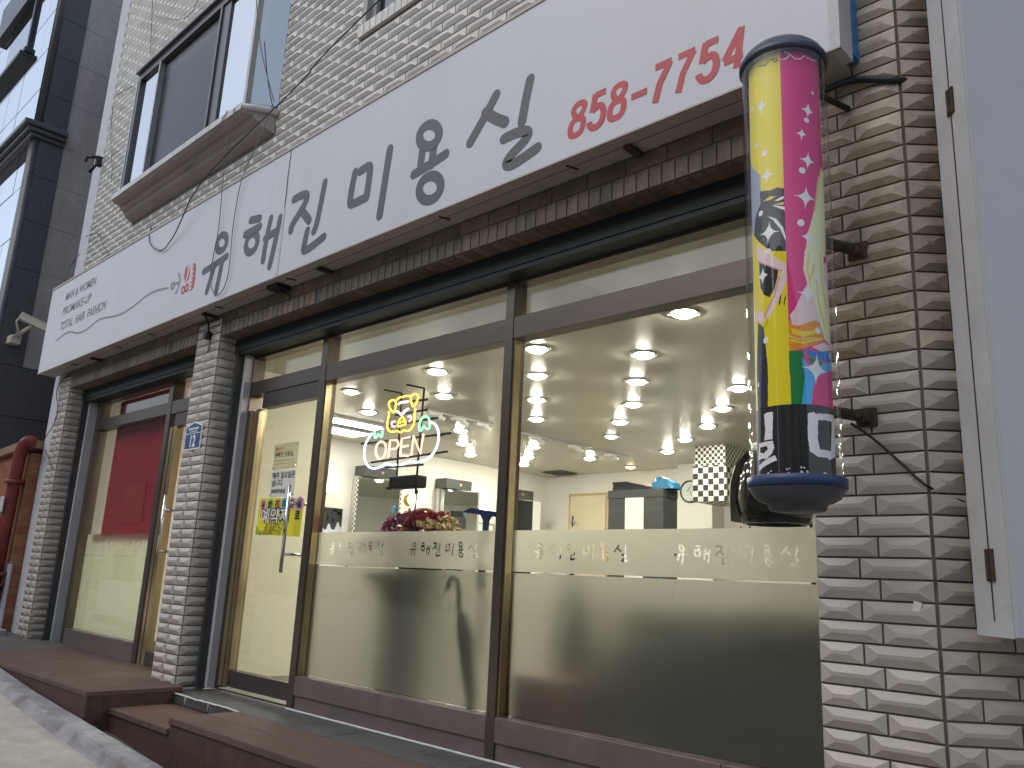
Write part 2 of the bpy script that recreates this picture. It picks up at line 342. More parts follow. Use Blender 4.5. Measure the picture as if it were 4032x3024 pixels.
# flat strokes (lettering): polyline in a plane -> one outline strip with round or butt caps
def stroke_polys(pts, wd, closed=False, cap=True, wd_fn=None):
    P = [Vector((p[0], p[1])) for p in pts]; m = len(P); Lf = []; Rt = []; polys = []
    for i in range(m):
        a = P[(i-1)%m] if (closed or i > 0) else P[i]; b = P[(i+1)%m] if (closed or i < m-1) else P[i]
        t1 = (P[i]-a).normalized() if (P[i]-a).length > 1e-9 else (b-P[i]).normalized()
        t2 = (b-P[i]).normalized() if (b-P[i]).length > 1e-9 else t1
        t = (t1+t2); t = t.normalized() if t.length > 1e-6 else t1
        nrm = Vector((-t.y, t.x)); c = max(0.55, nrm.dot(Vector((-t1.y, t1.x)))); h = wd/2/c
        Lf.append(P[i]+nrm*h); Rt.append(P[i]-nrm*h)
    for i in range(m if closed else m-1):
        j = (i+1)%m; polys.append([Lf[i], Rt[i], Rt[j], Lf[j]])
    if cap and not closed:
        for (c, d) in ((P[0], (P[0]-P[1]).normalized()), (P[-1], (P[-1]-P[-2]).normalized())):
            nrm = Vector((-d.y, d.x)); K = 6
            arc = [c + (nrm*math.cos(math.pi*k/K) + d*math.sin(math.pi*k/K))*wd/2 for k in range(K+1)]
            polys.append(arc)
    return polys
def smooth_line(pts, it=2, closed=False):
    P = [Vector((p[0], p[1])) for p in pts]
    for _ in range(it):
        Q = [] if closed else [P[0]]
        m = len(P)
        for i in range(m if closed else m-1):
            a, b = P[i], P[(i+1)%m]
            Q += [a*0.75+b*0.25, a*0.25+b*0.75]
        if not closed: Q.append(P[-1])
        P = Q
    return P
def put_polys(mb, polys, place, th, dvec):
    # place maps (u, v) -> 3-D point on the front face; dvec points towards the viewer
    for pl in polys:
        V = [place(p[0], p[1]) + dvec*th for p in pl]
        n = len(V); nor = Vector((0,0,0))
        for i in range(n): nor += (V[i]-V[0]).cross(V[(i+1)%n]-V[0])
        f = tuple(range(n)) if nor.dot(dvec) > 0 else tuple(range(n-1, -1, -1))
        mb.add(V, [f])
def text_mesh(body, size, name, m, O, U, V, parent=None, sx=1.0, shear=0.0, bold=0.0, align='LEFT', depth=0.0008):
    cu = bpy.data.curves.new(name, 'FONT'); cu.body = body; cu.size = size; cu.shear = shear; cu.offset = bold; cu.align_x = align; cu.resolution_u = 4
    to = bpy.data.objects.new(name, cu); COL.objects.link(to)
    dg = bpy.context.evaluated_depsgraph_get(); me = bpy.data.meshes.new_from_object(to.evaluated_get(dg))
    bpy.data.objects.remove(to); bpy.data.curves.remove(cu)
    O, U, V = Vector(O), Vector(U).normalized(), Vector(V).normalized(); n = U.cross(V)
    for v in me.vertices: v.co = O + U*v.co.x*sx + V*v.co.y + n*depth
    me.materials.clear(); me.materials.append(m); me.name = name
    o = bpy.data.objects.new(name, me); COL.objects.link(o)
    if parent is not None:
        o.parent = parent; o.matrix_parent_inverse = Matrix.Translation(-parent.location)
    return o
X, Y, Z = Vector((1,0,0)), Vector((0,1,0)), Vector((0,0,1))
# traced lettering, emblem, neon, print and cable coordinates (metres)
SIGN= [('유', [('r', [(-5.601, 3.194), (-5.613, 3.175), (-5.632, 3.163), (-5.657, 3.157), (-5.685, 3.16), (-5.712, 3.17), (-5.735, 3.187), (-5.752, 3.209), (-5.759, 3.233), (-5.757, 3.255), (-5.745, 3.274), (-5.726, 3.286), (-5.7, 3.291), (-5.672, 3.288), (-5.645, 3.277), (-5.622, 3.26), (-5.606, 3.239), (-5.599, 3.216)]), ('s', [(-5.918, 3.05), (-5.747, 3.065), (-5.567, 3.088)]), ('s', [(-5.755, 3.047), (-5.784, 2.964), (-5.819, 2.868)]), ('s', [(-5.63, 3.056), (-5.646, 2.945), (-5.664, 2.826)])]), ('해', [('s', [(-5.261, 3.29), (-5.134, 3.268)]), ('s', [(-5.32, 3.195), (-5.234, 3.196), (-5.118, 3.201)]), ('r', [(-5.128, 3.065), (-5.142, 3.046), (-5.164, 3.032), (-5.191, 3.026), (-5.219, 3.029), (-5.247, 3.041), (-5.269, 3.059), (-5.284, 3.082), (-5.29, 3.107), (-5.285, 3.131), (-5.271, 3.151), (-5.249, 3.165), (-5.221, 3.17), (-5.192, 3.167), (-5.165, 3.155), (-5.143, 3.137), (-5.129, 3.114), (-5.124, 3.089)]), ('s', [(-4.971, 3.221), (-5.002, 3.07), (-5.01, 2.92)]), ('s', [(-4.843, 3.19), (-4.876, 3.001), (-4.91, 2.853)]), ('s', [(-5.016, 3.086), (-4.871, 3.1)])]), ('진', [('s', [(-4.685, 3.278), (-4.605, 3.283), (-4.522, 3.268), (-4.526, 3.218), (-4.596, 3.15), (-4.681, 3.085), (-4.68, 3.051)]), ('s', [(-4.575, 3.168), (-4.465, 3.063)]), ('s', [(-4.322, 3.286), (-4.355, 3.07), (-4.371, 2.998), (-4.391, 2.968)]), ('s', [(-4.472, 2.993), (-4.49, 2.918), (-4.496, 2.855), (-4.421, 2.858), (-4.269, 2.895)])]), ('미', [('s', [(-3.988, 3.249), (-4.008, 3.144), (-4.017, 3.037), (-3.948, 3.034), (-3.849, 3.036)]), ('s', [(-3.934, 3.237), (-3.827, 3.25), (-3.833, 3.143), (-3.844, 3.034)]), ('s', [(-3.648, 3.286), (-3.671, 3.082), (-3.693, 2.875)])]), ('용', [('r', [(-3.216, 3.189), (-3.234, 3.176), (-3.259, 3.171), (-3.289, 3.174), (-3.319, 3.186), (-3.345, 3.206), (-3.366, 3.229), (-3.377, 3.255), (-3.378, 3.28), (-3.369, 3.3), (-3.349, 3.313), (-3.323, 3.317), (-3.293, 3.313), (-3.264, 3.3), (-3.237, 3.281), (-3.218, 3.257), (-3.207, 3.232), (-3.206, 3.208)]), ('s', [(-3.34, 3.183), (-3.35, 3.05)]), ('s', [(-3.241, 3.169), (-3.252, 3.051)]), ('s', [(-3.402, 3.042), (-3.274, 3.054), (-3.137, 3.075)]), ('r', [(-3.17, 2.857), (-3.19, 2.842), (-3.217, 2.835), (-3.248, 2.837), (-3.28, 2.847), (-3.308, 2.866), (-3.329, 2.89), (-3.341, 2.917), (-3.342, 2.943), (-3.331, 2.964), (-3.31, 2.98), (-3.282, 2.986), (-3.251, 2.984), (-3.219, 2.972), (-3.191, 2.953), (-3.171, 2.929), (-3.16, 2.903), (-3.159, 2.878)])]), ('실', [('s', [(-2.767, 3.282), (-2.839, 3.191), (-2.944, 3.074)]), ('s', [(-2.841, 3.211), (-2.776, 3.154), (-2.691, 3.096)]), ('s', [(-2.528, 3.272), (-2.554, 3.156), (-2.571, 3.053)]), ('s', [(-2.692, 3.004), (-2.611, 3.007), (-2.54, 2.992), (-2.52, 2.966), (-2.551, 2.936), (-2.642, 2.893), (-2.673, 2.859), (-2.638, 2.836), (-2.555, 2.848), (-2.461, 2.871)])])]
EMB= [('tbar', [(-6.375, 3.138), (-6.335, 3.094), (-6.335, 3.049), (-6.352, 2.996), (-6.378, 2.973)]), ('tstem', [(-6.439, 3.061), (-6.336, 3.055)]), ('tring', [(-6.434, 3.046), (-6.441, 3.035), (-6.454, 3.029), (-6.468, 3.03), (-6.48, 3.038), (-6.487, 3.05), (-6.487, 3.064), (-6.48, 3.075), (-6.468, 3.08), (-6.454, 3.079), (-6.441, 3.072), (-6.434, 3.059)]), ('blade1', [(-6.228, 3.177), (-6.26, 3.153), (-6.264, 3.09), (-6.237, 3.034), (-6.219, 3.08), (-6.218, 3.143)]), ('blade2', [(-6.19, 3.18), (-6.183, 3.135), (-6.191, 3.073), (-6.208, 3.024), (-6.171, 3.05), (-6.168, 3.118)]), ('loop1', [(-6.222, 2.964), (-6.226, 2.951), (-6.236, 2.943), (-6.249, 2.943), (-6.262, 2.951), (-6.27, 2.964), (-6.273, 2.979), (-6.268, 2.992), (-6.258, 2.999), (-6.245, 2.999), (-6.233, 2.992), (-6.224, 2.979)]), ('loop2', [(-6.162, 2.968), (-6.167, 2.955), (-6.177, 2.948), (-6.189, 2.948), (-6.202, 2.955), (-6.21, 2.968), (-6.213, 2.983), (-6.208, 2.996), (-6.198, 3.004), (-6.185, 3.004), (-6.173, 2.996), (-6.165, 2.983)]), ('comb', [(-6.116, 3.169), (-6.084, 3.155), (-6.07, 3.12), (-6.055, 3.024), (-6.061, 2.957), (-6.093, 2.936), (-6.135, 2.94), (-6.102, 2.948), (-6.088, 2.963), (-6.128, 2.969), (-6.099, 2.981), (-6.089, 2.997), (-6.133, 3.001), (-6.102, 3.013), (-6.089, 3.031), (-6.13, 3.035), (-6.096, 3.049), (-6.093, 3.07), (-6.132, 3.071), (-6.103, 3.091), (-6.099, 3.112), (-6.135, 3.112), (-6.111, 3.13), (-6.105, 3.141), (-6.136, 3.142)])]
NEON= [('yellow', [(-4.219, 1.873), (-4.213, 1.852), (-4.225, 1.807), (-4.223, 1.767), (-4.195, 1.737), (-4.152, 1.735), (-4.111, 1.736), (-4.081, 1.72), (-4.049, 1.737), (-4.007, 1.722), (-3.969, 1.743), (-3.95, 1.78), (-3.958, 1.825), (-3.949, 1.864)]), ('yellow', [(-4.167, 1.854), (-4.215, 1.897), (-4.23, 1.931), (-4.2, 1.946), (-4.16, 1.941), (-4.15, 1.913), (-4.156, 1.877), (-4.167, 1.854)]), ('yellow', [(-3.973, 1.873), (-4.001, 1.914), (-4.005, 1.946), (-3.98, 1.96), (-3.939, 1.953), (-3.929, 1.928), (-3.952, 1.891), (-3.973, 1.873)]), ('yellow', [(-4.146, 1.94), (-4.123, 1.955), (-4.081, 1.952), (-4.054, 1.958), (-4.009, 1.948)]), ('yellow', [(-4.08, 1.822), (-4.105, 1.805), (-4.121, 1.766), (-4.093, 1.763), (-4.066, 1.77), (-4.035, 1.767), (-4.042, 1.794), (-4.065, 1.818), (-4.08, 1.822)]), ('white', [(-4.125, 1.91), (-4.098, 1.921), (-4.056, 1.916), (-4.025, 1.917)]), ('white', [(-4.137, 1.866), (-4.111, 1.854), (-4.085, 1.836)]), ('white', [(-4.071, 1.841), (-4.056, 1.858), (-4.02, 1.869)]), ('yellow', [(-4.096, 1.795), (-4.09, 1.783)]), ('yellow', [(-4.066, 1.796), (-4.061, 1.785)]), ('pink', [(-4.143, 1.799), (-4.175, 1.803), (-4.183, 1.785), (-4.16, 1.765), (-4.139, 1.77)]), ('pink', [(-4.018, 1.818), (-3.991, 1.82), (-3.982, 1.801), (-4.003, 1.784)]), ('green', [(-4.358, 1.742), (-4.35, 1.765), (-4.35, 1.71), (-4.325, 1.712), (-4.317, 1.734), (-4.294, 1.728), (-4.276, 1.703), (-4.265, 1.73), (-4.278, 1.772)]), ('green', [(-3.896, 1.717), (-3.904, 1.759), (-3.882, 1.798), (-3.844, 1.807), (-3.81, 1.784), (-3.802, 1.74), (-3.803, 1.723), (-3.835, 1.722), (-3.851, 1.745), (-3.869, 1.734), (-3.88, 1.713), (-3.896, 1.717)]), ('blue', [(-4.377, 1.744), (-4.424, 1.707), (-4.45, 1.653), (-4.446, 1.598), (-4.417, 1.551), (-4.383, 1.521), (-4.315, 1.506), (-4.245, 1.518), (-4.198, 1.537), (-4.146, 1.518), (-4.098, 1.52)]), ('blue', [(-4.064, 1.518), (-4.01, 1.517), (-3.979, 1.536), (-3.945, 1.534), (-3.904, 1.521), (-3.821, 1.528), (-3.755, 1.559), (-3.716, 1.611), (-3.71, 1.673), (-3.727, 1.716), (-3.755, 1.749), (-3.794, 1.761)]), ('red', [(-4.278, 1.685), (-4.315, 1.666), (-4.328, 1.626), (-4.308, 1.589), (-4.272, 1.564), (-4.231, 1.579), (-4.212, 1.622), (-4.229, 1.668), (-4.278, 1.685)]), ('red', [(-4.185, 1.571), (-4.181, 1.682), (-4.11, 1.676), (-4.09, 1.648), (-4.111, 1.623), (-4.174, 1.624)]), ('red', [(-3.982, 1.685), (-4.063, 1.681), (-4.067, 1.577), (-3.989, 1.567)]), ('red', [(-4.063, 1.629), (-3.996, 1.632)]), ('red', [(-3.956, 1.569), (-3.949, 1.689), (-3.871, 1.574), (-3.855, 1.694)])]
NFRAME= [[(-4.134, 1.988), (-4.118, 1.454)], [(-3.91, 1.992), (-3.917, 1.699), (-3.922, 1.33)], [(-4.524, 1.689), (-3.631, 1.683)], [(-4.399, 1.556), (-3.655, 1.575)], [(-4.265, 1.784), (-3.762, 1.79)], [(-4.245, 1.515), (-3.868, 1.51)], [(-4.18, 1.848), (-3.865, 1.852)], [(-4.205, 1.928), (-3.869, 1.916)]]
PB= [(0.043, 2.6709), (0.0406, 1.8995), (0.0441, 1.8989), (0.041, 1.3541)]
PBK= 1.4103
PCOL= {'ye': (218, 200, 30), 'pk': (205, 55, 120), 'bk': (38, 36, 36), 'gy': (150, 155, 168), 'wh': (235, 235, 240), 'sk': (222, 195, 192), 'skd': (200, 150, 150), 'nv': (45, 45, 62), 'bl': (235, 226, 175), 'bld': (212, 188, 120), 'or': (226, 135, 40), 'yo': (235, 195, 50), 'bu': (35, 115, 190), 'lb': (65, 165, 225), 'gr': (25, 120, 60), 'ol': (190, 180, 60)}
PA= [('gr', [(0.0395, 1.5794), (0.0817, 1.5784), (0.0895, 1.5118), (0.0716, 1.4032), (0.0425, 1.4035)]), ('gy', [(-0.126, 2.2954), (-0.1186, 2.2869), (-0.0389, 2.1991), (-0.0438, 1.9991), (-0.0887, 2.0077), (-0.1258, 2.0359)]), ('bk', [(-0.046, 2.1307), (-0.0435, 2.1423), (-0.0028, 2.1303), (0.021, 2.1346), (0.0421, 2.1275), (0.0413, 1.9085), (-0.009, 1.9188), (-0.0891, 2.0028), (-0.0737, 2.0617), (-0.0423, 2.0987)]), ('bk', [(-0.0576, 1.9019), (0.0169, 1.8573), (0.0122, 1.8241), (0.0011, 1.7867), (-0.0175, 1.7638), (-0.041, 1.7806), (-0.054, 1.8076), (-0.0576, 1.8552)]), ('bk', [(0.0252, 1.7794), (0.0186, 1.7328), (0.0131, 1.7281), (0.0166, 1.7555)]), ('bk', [(0.0402, 1.7691), (0.0315, 1.731), (0.0287, 1.7247), (0.031, 1.7478)]), ('ye', [(-0.0308, 2.1016), (-0.0034, 2.1094), (0.0165, 2.1038), (-0.0038, 2.097)]), ('wh', [(0.0106, 2.0904), (0.0401, 2.1015), (0.0411, 2.0914), (0.0197, 2.0856)]), ('ye', [(0.0054, 2.0768), (0.0394, 2.0793), (0.0404, 2.0692)]), ('wh', [(0.0006, 2.0758), (0.0411, 2.0632), (0.0416, 2.0503)]), ('wh', [(-0.0157, 2.0436), (0.0134, 2.0263), (0.0347, 1.9917), (0.0416, 1.9615), (0.0411, 1.9447), (0.0258, 1.9883), (0.0039, 2.0228)]), ('sk', [(-0.0762, 1.9684), (-0.013, 1.9105), (0.0416, 1.8649), (0.0387, 1.8357), (0.014, 1.851), (-0.0676, 1.9027)]), ('skd', [(-0.0675, 1.9068), (0.0141, 1.855), (0.0378, 1.8398), (0.0356, 1.835), (0.0129, 1.8495), (-0.0677, 1.901)]), ('sk', [(0.0379, 1.8597), (0.0411, 1.814), (0.0194, 1.7607), (-0.0163, 1.7005), (-0.0367, 1.6915), (-0.0462, 1.7025), (-0.0055, 1.7598), (0.0161, 1.829)]), ('skd', [(0.0161, 1.829), (0.0212, 1.8224), (0.0002, 1.7586), (-0.0342, 1.7004), (-0.0462, 1.7025), (-0.0055, 1.7598)]), ('sk', [(-0.0821, 1.742), (-0.0431, 1.7214), (-0.0388, 1.692), (-0.0617, 1.6888), (-0.1031, 1.7085)]), ('ol', [(-0.0471, 1.7226), (-0.0358, 1.7166), (-0.0213, 1.6821), (-0.0375, 1.6665), (-0.0448, 1.674), (-0.0298, 1.6869)]), ('nv', [(-0.0719, 1.6959), (-0.0449, 1.6712), (-0.0362, 1.5994), (-0.0301, 1.5322), (-0.0345, 1.4035), (-0.0971, 1.4125), (-0.0965, 1.5365)]), ('sk', [(0.1362, 1.8579), (0.0886, 1.7733), (0.061, 1.7121), (0.0465, 1.6936), (0.052, 1.663), (0.0742, 1.6559), (0.1369, 1.6725), (0.1538, 1.71), (0.1417, 1.7632)]), ('sk', [(0.17, 1.8776), (0.2267, 1.9063), (0.2271, 1.6786), (0.205, 1.6842), (0.1773, 1.7717)]), ('bl', [(0.1936, 2.2289), (0.1603, 2.16), (0.1395, 2.0545), (0.1142, 1.9764), (0.0974, 1.8882), (0.1954, 1.9105), (0.2277, 2.0616), (0.2276, 2.2139)]), ('bld', [(0.1936, 2.2289), (0.1603, 2.16), (0.1395, 2.0545), (0.1491, 2.057), (0.1759, 2.1656)]), ('bl', [(0.099, 1.9095), (0.0923, 1.8465), (0.1055, 1.7913), (0.13, 1.7332), (0.1438, 1.6693), (0.1653, 1.6243), (0.2277, 1.6071), (0.2275, 1.6849), (0.2125, 1.7541), (0.1732, 1.8272), (0.1822, 1.9276)]), ('bld', [(0.1099, 1.8992), (0.1021, 1.8473), (0.114, 1.7867), (0.1169, 1.787), (0.1067, 1.8477), (0.1146, 1.8998)]), ('bld', [(0.1267, 1.8675), (0.1225, 1.8441), (0.1093, 1.8142), (0.1133, 1.8118), (0.1286, 1.8395), (0.1333, 1.8687)]), ('bld', [(0.1342, 1.8179), (0.1402, 1.735), (0.1678, 1.6578), (0.174, 1.6593), (0.1461, 1.7362), (0.139, 1.8188)]), ('bld', [(0.1582, 1.9088), (0.1569, 1.8228), (0.179, 1.7273), (0.1883, 1.7298), (0.165, 1.8249), (0.1656, 1.9108)]), ('or', [(0.0427, 1.6828), (0.052, 1.663), (0.0642, 1.657), (0.1308, 1.6825), (0.1592, 1.6394), (0.156, 1.6169), (0.1089, 1.5963), (0.0819, 1.5854), (0.041, 1.5776)]), ('yo', [(0.0492, 1.6522), (0.089, 1.6399), (0.1467, 1.6561), (0.1498, 1.6441), (0.0833, 1.6234), (0.0511, 1.6346)]), ('yo', [(0.0456, 1.6169), (0.0827, 1.6082), (0.1569, 1.6307), (0.1564, 1.6224), (0.0824, 1.6), (0.0454, 1.6088)]), ('bld', [(0.0426, 1.6308), (0.0729, 1.6177), (0.1345, 1.6267), (0.1344, 1.6228), (0.0728, 1.6123), (0.0424, 1.6242)]), ('sk', [(0.1087, 1.5925), (0.1601, 1.615), (0.2277, 1.606), (0.1461, 1.5824)]), ('bu', [(0.0808, 1.5822), (0.1258, 1.5793), (0.2276, 1.6013), (0.2275, 1.5764), (0.1867, 1.5555), (0.1308, 1.552), (0.0967, 1.5646)]), ('lb', [(0.076, 1.5605), (0.0955, 1.5334), (0.1513, 1.5428), (0.2277, 1.5673), (0.2137, 1.5374), (0.1494, 1.5119), (0.119, 1.4971), (0.1088, 1.4601), (0.1012, 1.407), (0.0717, 1.4058), (0.0848, 1.4956)]), ('gr', [(0.0923, 1.559), (0.1532, 1.5486), (0.1363, 1.5313), (0.1118, 1.5321)])]
PL= [('wh', [(-0.0532, 1.3906), (-0.0157, 1.3912), (-0.0208, 1.3067), (-0.055, 1.3057), (-0.0488, 1.3366)]), ('wh', [(-0.088, 1.3028), (-0.0197, 1.3024), (-0.015, 1.2801), (-0.0241, 1.2628), (-0.0451, 1.2494), (-0.1017, 1.2516)]), ('bk', [(-0.0818, 1.2885), (-0.0437, 1.2884), (-0.039, 1.2774), (-0.0611, 1.2671), (-0.0827, 1.2727)]), ('wh', [(-0.0134, 1.2566), (-0.0071, 1.2407), (-0.0946, 1.2152), (-0.0932, 1.2329)]), ('wh', [(0.0899, 1.3829), (0.1102, 1.3879), (0.1139, 1.383), (0.2275, 1.3933), (0.2277, 1.2677), (0.1597, 1.2453), (0.1561, 1.2515), (0.1166, 1.2511), (0.0916, 1.2663), (0.0863, 1.313)]), ('bk', [(0.1218, 1.3645), (0.1885, 1.3676), (0.1732, 1.2752), (0.1246, 1.2737), (0.1179, 1.3048)])]
PS= [('wh', 0.0035, [(-0.0753, 1.1851), (-0.0552, 1.196), (-0.0394, 1.2048), (-0.031, 1.1938), (-0.0204, 1.1889), (-0.0007, 1.1826), (0.0225, 1.1847), (0.0315, 1.1916), (0.0279, 1.2007), (0.0214, 1.1969), (0.0252, 1.1917)]), ('wh', 0.0035, [(0.0324, 1.1865), (0.0537, 1.1814), (0.0776, 1.1844), (0.0732, 1.1958), (0.0649, 1.2057), (0.0613, 1.1981), (0.0673, 1.1917), (0.0742, 1.1969)]), ('wh', 0.0035, [(0.0809, 1.2061), (0.0887, 1.1914), (0.1028, 1.1846), (0.1223, 1.1885), (0.1387, 1.205), (0.1564, 1.1977), (0.1739, 1.191), (0.2277, 1.2013)]), ('wh', 0.003, [(0.0576, 2.6274), (0.0689, 2.6245), (0.0717, 2.6125), (0.0636, 2.6012), (0.0455, 2.5998)]), ('wh', 0.003, [(0.0755, 2.6177), (0.089, 2.6016), (0.1086, 2.601), (0.1282, 2.6189)]), ('wh', 0.003, [(0.137, 2.6161), (0.157, 2.6129), (0.1998, 2.6295)]), ('bk', 0.003, [(-0.0334, 2.6075), (-0.0102, 2.5979), (0.0107, 2.6104), (0.0307, 2.6089), (0.0341, 2.5998), (0.0257, 2.5969), (0.0202, 2.6052)])]
PST= [(-0.0289, 2.4508, 0.029), (0.1569, 2.4867, 0.0122), (0.1316, 2.4125, 0.0309), (0.1046, 2.3217, 0.0224), (0.1233, 2.228, 0.0337), (-0.014, 2.1889, 0.0299), (0.1101, 2.0957, 0.0412), (-0.0132, 1.985, 0.0393), (0.1134, 1.957, 0.0309), (-0.0579, 2.3175, 0.0159), (-0.0427, 1.8443, 0.0313), (0.1045, 1.7661, 0.0347), (0.1231, 1.5226, 0.0503), (0.2018, 1.5809, 0.0201)]
PDT= [(-0.0214, 2.2729, 0.0108), (0.1248, 2.3754, 0.0098), (0.1016, 2.1894, 0.0112), (-0.0449, 2.0635, 0.0103), (0.0902, 2.0047, 0.0117), (-0.0178, 1.9213, 0.0103), (-0.0806, 2.4694, 0.0075), (0.1395, 1.8274, 0.0101), (0.1357, 1.6487, 0.0101), (-0.0367, 1.6261, 0.0106), (-0.0832, 1.4901, 0.0073), (0.0234, 1.212, 0.0028), (0.0308, 1.2133, 0.0022), (0.0643, 1.2168, 0.0034), (0.073, 1.216, 0.0028), (-0.0291, 1.209, 0.0028)]
WIRES= {'straight': [(-3.374, -0.75, 3.973), (-4.183, -0.65, 3.978), (-4.387, -0.6, 3.962), (-6.045, -0.5, 3.82), (-6.43, -0.45, 3.533), (-6.583, -0.43, 3.47), (-6.76, -0.425, 3.412), (-7.043, -0.425, 3.555), (-7.098, -0.425, 3.673), (-7.506, -0.26, 3.909)], 'loop': [(-5.617, -0.485, 4.299), (-5.622, -0.48, 4.108), (-5.759, -0.44, 3.881), (-5.725, -0.425, 3.348), (-5.756, -0.425, 3.159), (-5.773, -0.425, 2.995), (-5.726, -0.425, 2.869), (-5.617, -0.425, 2.78), (-5.524, -0.425, 2.801), (-5.472, -0.425, 2.901), (-5.478, -0.425, 3.089), (-5.504, -0.425, 3.287), (-5.47, -0.43, 3.674), (-5.266, -0.44, 3.87), (-5.239, -0.36, 4.238)], 'wallline': [(-8.473, -0.27, 6.878), (-8.358, -0.27, 6.458), (-8.271, -0.27, 6.107)], 'arc': [(-8.333, -0.27, 6.591), (-7.965, -0.28, 6.361), (-7.622, -0.28, 6.185), (-7.316, -0.28, 6.073), (-7.18, -0.28, 6.206)], 'cross1': [(-5.733, -0.485, 4.327), (-5.906, -0.48, 4.178), (-6.495, -0.38, 4.18), (-7.091, -0.27, 4.223), (-7.268, -0.26, 4.172)], 'cross2': [(-5.214, -0.37, 4.247), (-5.232, -0.44, 4.428), (-5.3, -0.5, 4.708), (-5.35, -0.55, 5.09)], 'curl1': [(-9.299, -0.3, 4.087), (-9.347, -0.33, 3.994), (-9.383, -0.36, 3.924), (-9.277, -0.38, 3.825), (-9.085, -0.4, 3.708)], 'curl2': [(-8.52, -0.26, 3.896), (-8.652, -0.26, 3.884), (-8.739, -0.26, 3.877), (-8.649, -0.3, 3.809)], 'curl3': [(-9.313, -0.27, 4.292), (-9.066, -0.27, 4.274), (-8.842, -0.27, 4.198), (-8.777, -0.27, 4.087), (-8.496, -0.27, 3.894)], 'pillarwire': [(-9.159, -0.26, 2.716), (-9.354, -0.27, 2.625), (-9.355, -0.27, 2.509), (-9.201, -0.27, 2.366), (-9.261, -0.27, 2.181), (-9.485, -0.27, 2.076), (-9.46, -0.27, 1.984), (-9.454, -0.27, 1.966), (-9.301, -0.26, 1.866), (-9.142, -0.25, 1.745)], 'cornerwire': [(-1.075, -0.3, 1.411), (-1.026, -0.26, 1.37), (-0.93, -0.25, 1.267), (-0.904, -0.25, 1.236), (-0.87, -0.25, 1.202)], 'cornerwire2': [(-0.87, -0.25, 1.202), (-0.841, -0.2, 1.18), (-0.783, -0.17, 1.153)], 'blackcable': [(-1.11, -0.3, 2.677), (-1.059, -0.27, 2.702), (-1.004, -0.25, 2.704), (-0.929, -0.25, 2.672), (-0.872, -0.25, 2.643), (-0.794, -0.12, 2.67)], 'upperleft': [(-9.143, -0.26, 5.969), (-8.883, -0.27, 5.909), (-8.552, -0.3, 5.815)], 'leftdown': [(-9.195, -0.26, 5.851), (-9.101, -0.26, 5.42), (-8.879, -0.26, 5.009), (-8.826, -0.26, 4.829)]}
# ------------------------------------------------------------------ ground, street, kerb, deck
def rz(x): return -0.128 - 0.086*(max(min(x, 3), -10)+6.2)
m = MB()
xs = [-400, -60, -13, -11, -9, -7.5, -6.3, -5, -3, -1, 1, 3, 6, 60, 400]
for a, b in zip(xs, xs[1:]): m.quad((a, -400, rz(a)-0.03), (b, -400, rz(b)-0.03), (b, 400, rz(b)-0.03), (a, 400, rz(a)-0.03))
struct('ground', m, GROUNDM)
m = MB()
xs = [-40, -13] + [-13+0.5*i for i in range(1, 38)] + [6, 40]
random.seed(3)
ys = [-9.0, -7, -5, -3.5, -2.4, -1.8, -1.4, -1.04]
gridz = {(i, j): rz(x)+random.uniform(-.006, .006)*(1 if -10 < x < 2 else 0) for i, x in enumerate(xs) for j in range(len(ys))}
m.add([(x, y, gridz[(i, j)]) for i, x in enumerate(xs) for j, y in enumerate(ys)],
      [(i*len(ys)+j, (i+1)*len(ys)+j, (i+1)*len(ys)+j+1, i*len(ys)+j+1) for i in range(len(xs)-1) for j in range(len(ys)-1)], smooth=True)
struct('street', m, ROADM)
# kerb: worn poured edge following the fall of the street
m = MB(); random.seed(11); sec = []
nx = 150
for i in range(nx+1):
    x = -13 + 15.0*i/nx; zt = max(-0.012 - 0.060*(x+7.45), rz(x)+.03)
    w1 = random.uniform(-.003, .003); w2 = random.uniform(-.004, .004); zz = random.uniform(-.0015, .0015)
    sec.append([(x, -0.875, zt-0.25), (x, -0.875, zt+zz), (x, -0.94, zt+zz+0.006), (x, -0.998+w1, zt+0.008+zz), (x, -1.012+w1, zt-0.008), (x, -1.030+w2, rz(x)+0.012), (x, -1.062+w2, rz(x)-0.012), (x, -1.065, zt-0.25)])
V = [p for s_ in sec for p in s_]; F = []
for i in range(nx):
    for k in range(7): F.append((i*8+k, (i+1)*8+k, (i+1)*8+k+1, i*8+k+1))
m.add(V, F)
struct('kerb', m, KERB)

deck = thing('wooden_deck', 'dark brown stained wooden deck with stepped levels below the shop front', 'deck', (-6.6, -0.4, -0.2))
m = MB()
for a, b in ((-11.6, -8.62), (-8.612, -7.63), (-7.622, -6.652), (-6.644, -5.72)):
    if a < -9.5: m.box(a, b, -0.87, -0.36, 0.013, 0.045, 0.004)
    elif b > -6.3: m.box(a, -6.262, -0.87, 0.03, 0.013, 0.045, 0.004); m.box(-6.262, b, -0.868, -0.24, 0.0125, 0.0448, 0.004)
    else: m.box(a, b, -0.87, 0.03, 0.013, 0.045, 0.004)
m.build('upper_platform', WOOD, deck)
m = MB(); m.box(-11.6, -5.722, -0.862, -0.842, -0.5, 0.0125); m.box(-5.742, -5.7215, -0.8415, -0.235, -0.5, 0.0125); m.build('fascia', WOODF, deck)
m = MB()
for a, b in ((-5.715, -5.1), (-5.095, -4.868)): m.box(a, b, -0.72, -0.30, -0.095, -0.06, 0.004)
m.build('step_platform', WOOD, deck)
m = MB()
for a, b in ((-0.72, -0.506), (-0.50, -0.302)):
    m.box(-4.865, 1.5, a, b, -0.035, 0.002, 0.004)
m.build('front_platform', WOODX, deck)
